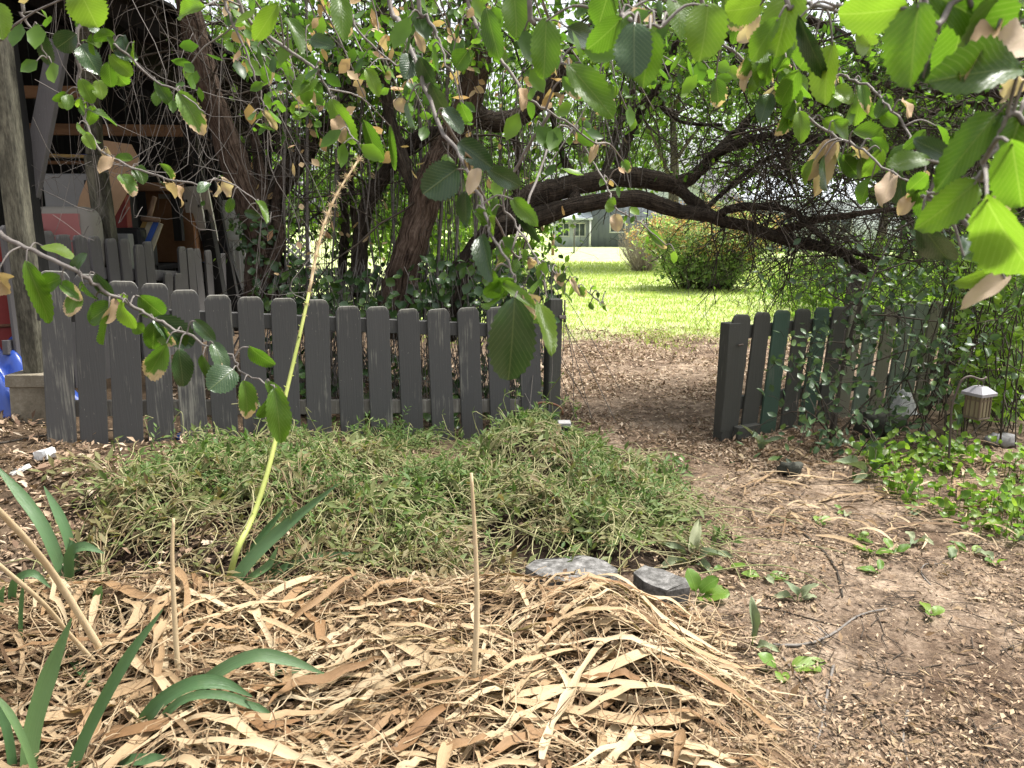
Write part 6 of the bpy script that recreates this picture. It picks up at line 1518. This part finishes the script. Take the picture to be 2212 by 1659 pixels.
# ------------------------------------------------------------------ heap of pulled weeds
def weed_heap():
    mb = MB(); nx, ny = 60, 50
    xs = np.linspace(-1.95, 1.0, nx); ys = np.linspace(2.65, 4.65, ny); X, Y = np.meshgrid(xs, ys); Z = WEED(X, Y) - .015 + .012 * np.sin(17 * X) * np.sin(15 * Y)
    i = np.arange(ny - 1)[:, None] * nx + np.arange(nx - 1)[None]
    mb.add(np.stack([X, Y, Z], -1), np.stack([i, i + 1, i + nx + 1, i + nx], -1).reshape(-1, 4), m=2)
    def pick(n):
        out_ = []
        while len(out_) < n:
            x = -1.85 + 2.75 * rng.random(); y = 2.68 + 1.95 * rng.random(); h = float(WEED(x, y) - H(x, y))
            lim = .04 + .02 * math.sin(7 * x + 5 * y)
            yf = 3.92 + .42 * (x + 2.29) - .08
            pt = math.sin(5.3 * x + 1.7 * y) * math.sin(6.1 * y - 1.9 * x + 1) + .4 * math.sin(13 * x + 2) * math.sin(11 * y)
            if y < min(yf, 4.75) and rng.random() < (smooth(lim - .06, lim + .03, h) + .04) * (.1 + .9 * smooth(-.3, .35, pt)): out_.append((x, y))
        return np.array(out_)
    def patch(x, y): return float(np.clip(.55 * rng.random() + .5 * (.5 + .5 * math.sin(3.3 * x + 1.5 * y + 1) * math.sin(4.1 * y - 2 * x)) + .05 + .25 * (rng.random() < .15) + .38 * float(smooth(3.35, 2.75, y)) - .12 * float(smooth(3.5, 4.1, y)), 0, 1))
    # whole uprooted plants: a root, stems fanning from it, leaves along them, one colour each
    for x, y in pick(170):
        c0 = patch(x, y); ang = rng.random() * 6.28; ns = rng.integers(6, 13); root = np.array([x, y, surf(x, y) + .01 + .03 * rng.random()])
        for q in range(ns):
            a = ang + rng.normal() * .45; L = .14 + .30 * rng.random(); n = 8; t = np.linspace(0, 1, n); an = a + rng.normal() * .7 * t + .25 * np.sin(5 * t + q)
            px = x + np.cumsum(np.cos(an)) * L / n; py = y + np.cumsum(np.sin(an)) * L / n
            z = np.maximum(WEED(px, py), H(px, py)) + .008 + .035 * rng.random() + (.02 + .07 * rng.random()) * np.sin(math.pi * t ** .8)
            C = np.stack([px, py, z], -1); C[0] = root; rr_ = c0 + .12 * rng.normal(); tube(mb, C, (.0021 + .0022 * rng.random()) * (1 - .5 * t), 4, 0, rnd=min(1, max(0, rr_)), cap=False)
            k = 5; i = rng.integers(2, n, k); s_ = .03 + .045 * rng.random(k); leaves(mb, C[i], rdir(k) + unit(C[-1] - C[0]) * .8 + [0, 0, .15], rdir(k) * .6 + [0, -.3, 1], s_, s_ * .34, 1, np.clip(c0 * .9 + .12 * rng.normal(size=k), 0, 1))
        for q in range(5):
            e = root + rng.normal(size=3) * [.05, .05, .012]; tube(mb, [root, (root + e) / 2 + rng.normal(size=3) * .008, e], [.0016, .0012, .0006], 3, 0, rnd=.95, cap=False)
    for x, y in pick(900):
        a = rng.normal() * 1.0 + (0 if rng.random() < .6 else 1.6); L = .22 + .45 * rng.random(); n = 10; t = np.linspace(0, 1, n); an = a + rng.normal() * 1.1 * t + .3 * np.sin(rng.uniform(4, 9) * t + x * 9)
        px = x + np.cumsum(np.cos(an)) * L / n; py = y + np.cumsum(np.sin(an)) * L / n; z = np.maximum(WEED(px, py), H(px, py)) + .012 + .04 * rng.random() + .05 * rng.random() ** 2 * np.sin(math.pi * t)
        tube(mb, np.stack([px, py, z], -1), (.0013 + .0022 * rng.random()) * (1 - .4 * t), 4, 0, rnd=float(np.clip(.3 + .55 * rng.random() + .2 * (rng.random() < .2), 0, 1)), cap=False)
    S = pick(600)
    for x, y in S:
        a = rng.random() * 6.28; L = .10 + .40 * rng.random(); n = 8; cur = rng.normal() * 2.2; t = np.linspace(0, 1, n); an = a + cur * t
        px = x + np.cumsum(np.cos(an)) * L / n; py = y + np.cumsum(np.sin(an)) * L / n
        z = np.maximum(WEED(px, py), H(px, py)) + .005 + .03 * rng.random() + (.11 * rng.random() ** 2) * np.sin(math.pi * t) + .006 * np.sin(13 * t + x * 30)
        tube(mb, np.stack([px, py, z], -1), (.0014 + .0034 * rng.random() ** 2) * (1 - .4 * t), 4, 0, rnd=patch(x, y), cap=False)
    # a few that stand up out of the heap
    tufts = [(gp(px_, py_)[0] + .06 * rng.normal(), gp(px_, py_)[1] + .06 * rng.normal()) for px_, py_ in ((1250, 1010), (1290, 1060), (850, 985), (870, 960), (1200, 950), (700, 1080), (480, 1050), (420, 1010), (1400, 1090), (640, 1000), (330, 1060), (950, 1060)) for _q in range(9)]
    for x, y in tufts:
        for q in range(4):
            p = np.array([x, y, surf(x, y)]); d = unit(rng.normal(size=3) * .7 + [0, -.1, .8]); L = .06 + .10 * rng.random(); k = 12; C = cr([p, p + d * L, p + d * L * 1.4 + rng.normal(size=3) * .04 - [0, 0, .03]], k); tube(mb, C, .0016, 4, 0, rnd=.05, cap=False)
            sd = np.where(np.arange(k) % 2 == 0, 1, -1)[:, None]; s_ = unit(np.cross(d, rdir(1)[0])); leaves(mb, C, s_[None] * sd + d * .6 + rng.normal(size=(k, 3)) * .2, np.tile([0, -.4, 1.], (k, 1)), .03, .008, 1, np.full(k, .25 * rng.random()))
    for x, y in pick(230):
        L = .08 + .2 * rng.random(); p = np.array([x, y, surf(x, y)]); d = unit(rng.normal(size=3) * .6 + [0, 0, .9]); e = p + d * L; k = e + rng.normal(size=3) * .06 - [0, 0, .02]
        c = cr([p, e, k], 7); tube(mb, c, .0018, 4, 0, rnd=.2 + .4 * rng.random(), cap=False); n = 7; leaves(mb, c[rng.integers(1, 7, n)], rdir(n) + [0, 0, .2], rdir(n) + [0, -.3, .6], .03 + .02 * rng.random(n), .010, 1, rng.random(n) * .6)
    # feathery leaves: little combs
    P = pick(850); z = np.array([surf(x, y) for x, y in P]); 
    for (x, y), zz in zip(P, z):
        d = unit(np.append(rng.normal(size=2), rng.normal() * .35)); L = .05 + .11 * rng.random(); base = np.array([x, y, zz + .012 + .06 * rng.random() ** 1.5]); k = 10
        pos = base + d * (np.linspace(.1, 1, k)[:, None] * L); s = unit(np.cross(d, [0, 0, 1])); sd = np.where(np.arange(k) % 2 == 0, 1, -1)[:, None]
        leaves(mb, pos, s[None] * sd + d * .7 + rng.normal(size=(k, 3)) * .2, np.tile([0, -.2, 1.], (k, 1)), L * .32, L * .085, 1, np.full(k, patch(x, y)))
    P = pick(1700); z = np.array([surf(x, y) for x, y in P]); n = len(P); P = np.column_stack([P, z + .006 + .045 * rng.random(n)]); s = .022 + .040 * rng.random(n) ** 2
    leaves(mb, P, rdir(n) * [1, 1, .5], rdir(n) * .6 + [0, -.2, 1], s, s * .42, 1, np.array([patch(a, b) for a, b, _ in P]), full=True)
    tag(mb.build('pulled_weed_heap', [M['weed_stem'], M['weed_leaf'], M['soil']]), 'heap of pulled wilting weeds before the left fence', 'weeds', kind='stuff')
weed_heap()

# ------------------------------------------------------------------ litter on the ground
def litter():
    mb = MB()
    def scat(n, fx, ymin, ymax, L, W, m, flat=.3, lift=.02, pw=1.6):
        y = ymin + (ymax - ymin) * rng.random(n) ** pw; x = fx(y); z = np.maximum(np.maximum(H(x, y), BED(x, y)), WEED(x, y)); P = np.stack([x, y, z + .001 + lift * rng.random(n)], -1)
        s = 1 + np.clip(y - 3, 0, 6) * .10
        kp = rng.random(n) < .25 + .75 * smooth(-.5, .35, np.sin(3.1 * x + 1.3 * y) * np.sin(2.7 * y - 1.1 * x) + .5 * np.sin(7.7 * x + 3) * np.sin(6.3 * y)); P = P[kp]; s = s[kp]; n = len(P)
        leaves(mb, P, rdir(n) * [1, 1, flat], rdir(n) * .45 + [0, 0, 1], L * (.5 + rng.random(n)) * s, W * (.5 + rng.random(n)) * s, m, fold=.25)
    right = lambda y: .45 + rng.random(len(y)) * (.75 * y - .1)
    scat(30000, right, 1.3, 5.0, .017, .0065, 0)          # bark crumbs and small leaves
    scat(5200, right, 1.3, 5.0, .030, .012, 0, .5, .014)
    scat(24000, right, 1.3, 5.0, .050, .0014, 1, .15, .012)  # needles
    scat(1500, right, 1.3, 5.0, .045, .014, 1, .4, .02)
    gate = lambda y: .25 + rng.random(len(y)) * (.9 + .25 * y)
    scat(26000, gate, 4.2, 10.2, .030, .012, 2, .45, .018, 1.1)
    scat(2500, gate, 4.3, 9.5, .06, .004, 1, .2, .015, 1.2)
    lf = lambda y: -.75 * y + rng.random(len(y)) * (.75 * y)
    scat(9000, lf, 2.5, 4.5, .024, .009, 0, .35, .02, .9)
    lf2 = lambda y: -.75 * y + rng.random(len(y)) * .35 * y
    scat(1600, lf2, 2.6, 4.2, .042, .02, 2, .7, .03, .9)
    scat(3500, lf, 2.5, 4.5, .055, .0025, 1, .3, .02, .9)
    heap = lambda y: -1.9 + rng.random(len(y)) * 2.8
    scat(2600, heap, 2.65, 4.4, .030, .013, 0, .6, .05, .9)
    scat(2600, heap, 2.65, 4.4, .05, .002, 1, .5, .06, .9)
    beh = lambda y: -2.4 + rng.random(len(y)) * 3.0
    scat(3500, beh, 4.9, 8.0, .035, .016, 2, .4, .02)
    # thin dark twiglets
    for k in range(700):
        y = 1.3 + 3.6 * rng.random() ** 1.3; x = .6 + rng.random() * (.7 * y - .1); a = rng.random() * 6.28; L = .04 + .14 * rng.random(); c = np.array([x, y, 0]); P3 = [c, c + np.array([math.cos(a), math.sin(a), 0]) * L * .5 + rng.normal(size=3) * L * .08, c + np.array([math.cos(a + .2), math.sin(a + .2), 0]) * L]
        P3 = np.array(P3); P3[:, 2] = H(P3[:, 0], P3[:, 1]) + .004 + .006 * rng.random(); tube(mb, P3, [.0022, .0018, .001], 4, 3, cap=False)
    # dead straps below the right fence
    for k in range(260):
        y = 3.2 + 1.5 * rng.random(); x = .95 + .25 * (y - 3) + rng.random() * 1.5
        a = rng.normal() * .9; L = .10 + .20 * rng.random(); t = np.linspace(0, 1, 7); an = a + rng.normal() * .5 * t; px = x + np.cumsum(np.cos(an)) * L / 7; py = y + np.cumsum(np.sin(an)) * L / 7
        z = H(px, py) + .008 + .03 * rng.random() + .03 * rng.random() * np.sin(math.pi * t); ribbon(mb, np.stack([px, py, z], -1), (.007 + .018 * rng.random() ** 2) * np.sin(np.linspace(.4, 2.9, 7)), rdir(1)[0] * .4 + [0, 0, 1], .2, 1)
    tag(mb.build('ground_litter', [M['litter'], M['straw'], M['litter_path'], M['twig_dark']]), 'bark crumbs, needles and small dry leaves strewn over the dirt', 'litter', kind='stuff')
litter()

def sticks():
    S = [([(1730, 1150), (1775, 1190), (1805, 1230), (1820, 1292)], .006, 'dark crooked stick on the open dirt, farthest one'), ([(1620, 1392), (1720, 1398), (1790, 1378), (1850, 1335), (1915, 1318)], .006, 'long curved dark stick lying right of the straw'),
         ([(1800, 1440), (1785, 1510), (1772, 1580), (1758, 1625)], .005, 'straight pale stick lying near the lower right'), ([(1610, 1308), (1700, 1325), (1800, 1352)], .004, 'thin stick behind the long curved one'), ([(1590, 1500), (1640, 1550), (1700, 1610)], .0035, 'thin dark stick at the right rim of the straw heap'),
         ([(1840, 1500), (1900, 1560), (1930, 1659)], .004, 'dark twig at the bottom right, left one'), ([(1960, 1540), (1950, 1600), (1965, 1665)], .0045, 'forked grey twig at the bottom right'), ([(1740, 1580), (1860, 1600), (2000, 1640)], .003, 'thin twig crossing the bottom right corner'),
         ([(2010, 1265), (1990, 1240), (2000, 1220), (2040, 1222), (2080, 1240)], .003, 'thin curled straw coloured stem on the open dirt'), ([(1690, 1420), (1750, 1500), (1790, 1560)], .003, 'slender twig beside the straight pale stick'), ([(1300, 960), (1335, 985), (1365, 1000)], .006, 'short dark stick lying in the gateway'),
         ([(0, 960), (80, 945), (200, 935), (330, 925), (430, 940)], .006, 'long brown runner stem lying along the left fence foot')]
    for pts, r, lb in S:
        P = np.array([gp(*p) for p in pts]) + [0, 0, r * .8]; n = 5 * len(pts); L = cr(P, n)
        L[:, 2] = np.array([surf(q[0], q[1]) for q in L]) + r * .9 + np.abs(rng.normal(size=n)) * .001
        L[1:-1] = (L[:-2] + L[1:-1] * 2 + L[2:]) / 4 + rng.normal(size=(n - 2, 3)) * r * .12; mb = MB(); tube(mb, L, np.linspace(r, r * .5, n), 7, rough=.12)
        i = n // 2; tube(mb, [L[i], L[i] + unit(np.append(rng.normal(size=2), .15)) * r * 9], [r * .5, r * .25], 5)
        tag(mb.build('stick', M['twig_pale'] if 'pale' in lb or 'straw' in lb or 'grey' in lb else M['bark_grey']), lb, 'stick', 'sticks on the ground')
sticks()

def weeds():
    new = [leaf_obj_mesh('weed_leaf_%d' % i, M['weed_new'], 5, .1, (.1, .25, .35)[i], .04, wave=.04, seed=i) for i in range(3)]
    wil = [leaf_obj_mesh('wilted_leaf_%d' % i, M['weed_wilt'], 5, .25, (.3, .5, .7)[i], .06, wave=.09, seed=i) for i in range(3)]
    stb = M['weed_stem']
    def weed(px, py, specs, label, wilt=False):
        c = gp(px, py); t = empty('weed_plant', c, label, 'weed', 'weeds on the open dirt'); sb = MB()
        for (ax, ay, L, W, up, wl) in specs:
            d = unit(np.array([ax, ay, up])); b = c + d * L * .25; tube(sb, [c - [0, 0, .01], b], [.0025, .002], 5, rnd=.2)
            place_leaf((wil if wl else new)[rng.integers(3)], b, d, unit(np.array([-ax * up, -ay * up - .35, 1.0])), L, W, 'leaf', t)
        sb.build('stem', stb, t)
    R = rng.random
    weed(790, 925, [(-.15, .05, .22, .03, 2.2, True), (.2, 0, .24, .035, 2.4, True), (.5, -.2, .18, .05, 1.4, False), (-.5, -.2, .16, .04, 1.0, True)], 'limp weed leaning on the fence below the bent flower stalk')
    weed(828, 915, [(.1, .05, .26, .06, 2.6, False), (-.3, -.1, .20, .05, 1.8, True), (.6, -.1, .14, .03, .9, True)], 'tall weed with a round leaf standing against the fence')
    weed(1150, 905, [(-.3, .05, .22, .03, 2.0, True), (.3, -.1, .20, .03, 1.6, True), (.05, 0, .24, .025, 2.6, False)], 'stringy weed in front of the last left pickets')
    weed(345, 935, [(-.1, .05, .20, .012, 2.6, True), (.25, -.05, .14, .02, 1.6, True)], 'thin curled weed in front of the left pickets')
    weed(1505, 1290, [(-.2, .2, .09, .065, 1.0, False), (.5, -.1, .09, .07, .9, False), (.9, -.3, .10, .085, .35, False), (.2, -.6, .06, .05, .3, False)], 'weed with four round bright leaves beside the concrete pieces')
    weed(1495, 1215, [(-.6, .2, .12, .04, .6, True), (.1, .1, .14, .045, 1.2, True), (.7, -.2, .13, .04, .5, True), (-.9, -.3, .12, .04, .15, True), (.4, -.6, .11, .035, .1, True)], 'drooping grey green weed behind the round leaved one')
    weed(1650, 1250, [(-.5, .1, .07, .04, .2, False), (.8, -.1, .08, .05, .25, False), (.1, -.4, .05, .03, .3, True)], 'small weed beside the dark red clod')
    weed(1685, 1450, [(1, .05, .14, .065, .25, False), (-.5, .1, .07, .05, .5, False), (-.1, -.5, .06, .045, .2, False)], 'weed with one long toothed leaf at right rim of straw')
    weed(1625, 1400, [(0, .1, .14, .03, 1.6, True), (.3, -.2, .07, .03, .2, True)], 'single upright grey green leaf by the straw rim')
    weed(1885, 1030, [(.05, 0, .17, .07, 2.6, False), (.45, .1, .14, .06, 1.5, True), (-.8, -.1, .20, .05, .55, True), (-.5, -.4, .16, .04, .15, True), (.8, -.2, .10, .04, .3, False)], 'tall dock weed with upright bright leaf before the right fence')
    weed(1640, 985, [(-.1, -.1, .16, .04, 1.4, True), (.15, -.25, .15, .05, .9, True)], 'limp wilted weed at the foot of the first right pickets')
    weed(1960, 1085, [(-.4, 0, .10, .03, 1.2, False), (.3, 0, .12, .03, 1.3, False), (.7, -.2, .09, .03, .5, False)], 'tuft of yellow green blades right of the dock weed')
    weed(1725, 1300, [(-.7, .1, .08, .03, .3, True), (-.2, .1, .07, .03, .7, True), (.4, 0, .08, .03, .6, True), (.9, .1, .06, .03, .4, True)], 'row of four wilted little leaves on the dirt')
    S = [(1975, 1172), (2097, 1195), (2055, 1212), (1852, 1168), (1932, 1197), (2150, 1218), (1990, 1108), (1880, 1195), (2010, 1330), (1760, 1130), (1570, 1230), (2080, 1120), (2190, 1170), (1830, 1110), (1900, 1240), (2130, 1090)]
    lab = ['on the dirt nearest the dock weed', 'in the right part of the dirt, farther', 'right of the middle of the open dirt', 'left in the open dirt above the far stick', 'in the middle of the open dirt', 'at the far right of the dirt', 'under the yellow green tuft', 'just right of the far crooked stick',
           'beside the curled straw stem', 'left of the wilted dock leaves', 'behind the round leaved weed', 'near the leafy patch, left one', 'near the right edge of the dirt', 'left of the yellow tuft', 'right of the far stick end', 'near the leafy patch, right one']
    for (px, py), l in zip(S, lab):
        k = rng.integers(2, 5); weed(px, py, [(math.cos(a), math.sin(a), .045 + .035 * R(), .026 + .016 * R(), .3 + .6 * R(), R() < .25) for a in rng.random(k) * 6.28], 'tiny seedling weed ' + l)
    # leafy patch below the lantern
    mb = MB(); n = 2600; x = 2.0 + 1.5 * rng.random(n); y = 3.2 + 1.3 * rng.random(n); k = (rng.random(n) < np.clip(np.sin(5 * x + 2) * np.sin(6 * y) * .6 + .55, .05, 1)) & (x > 1.75 + .25 * (4.6 - y)); x, y = x[k], y[k]; n = len(x)
    P = np.stack([x, y, H(x, y) + .01 + .16 * rng.random(n) ** 1.5], -1); s = .025 + .035 * rng.random(n); leaves(mb, P, rdir(n) + [0, 0, .2], rdir(n) * .6 + [0, -.3, 1], s, s * .8, full=True)
    for i in range(0, n, 3): tube(mb, [P[i] * [1, 1, 0] + [0, 0, float(H(x[i], y[i]))], P[i]], .0018, 3, cap=False)
    tag(mb.build('leafy_ground_cover', M['leaf_bright']), 'low bright leafy patch under the hanging lantern', 'ground cover', kind='stuff')
weeds()
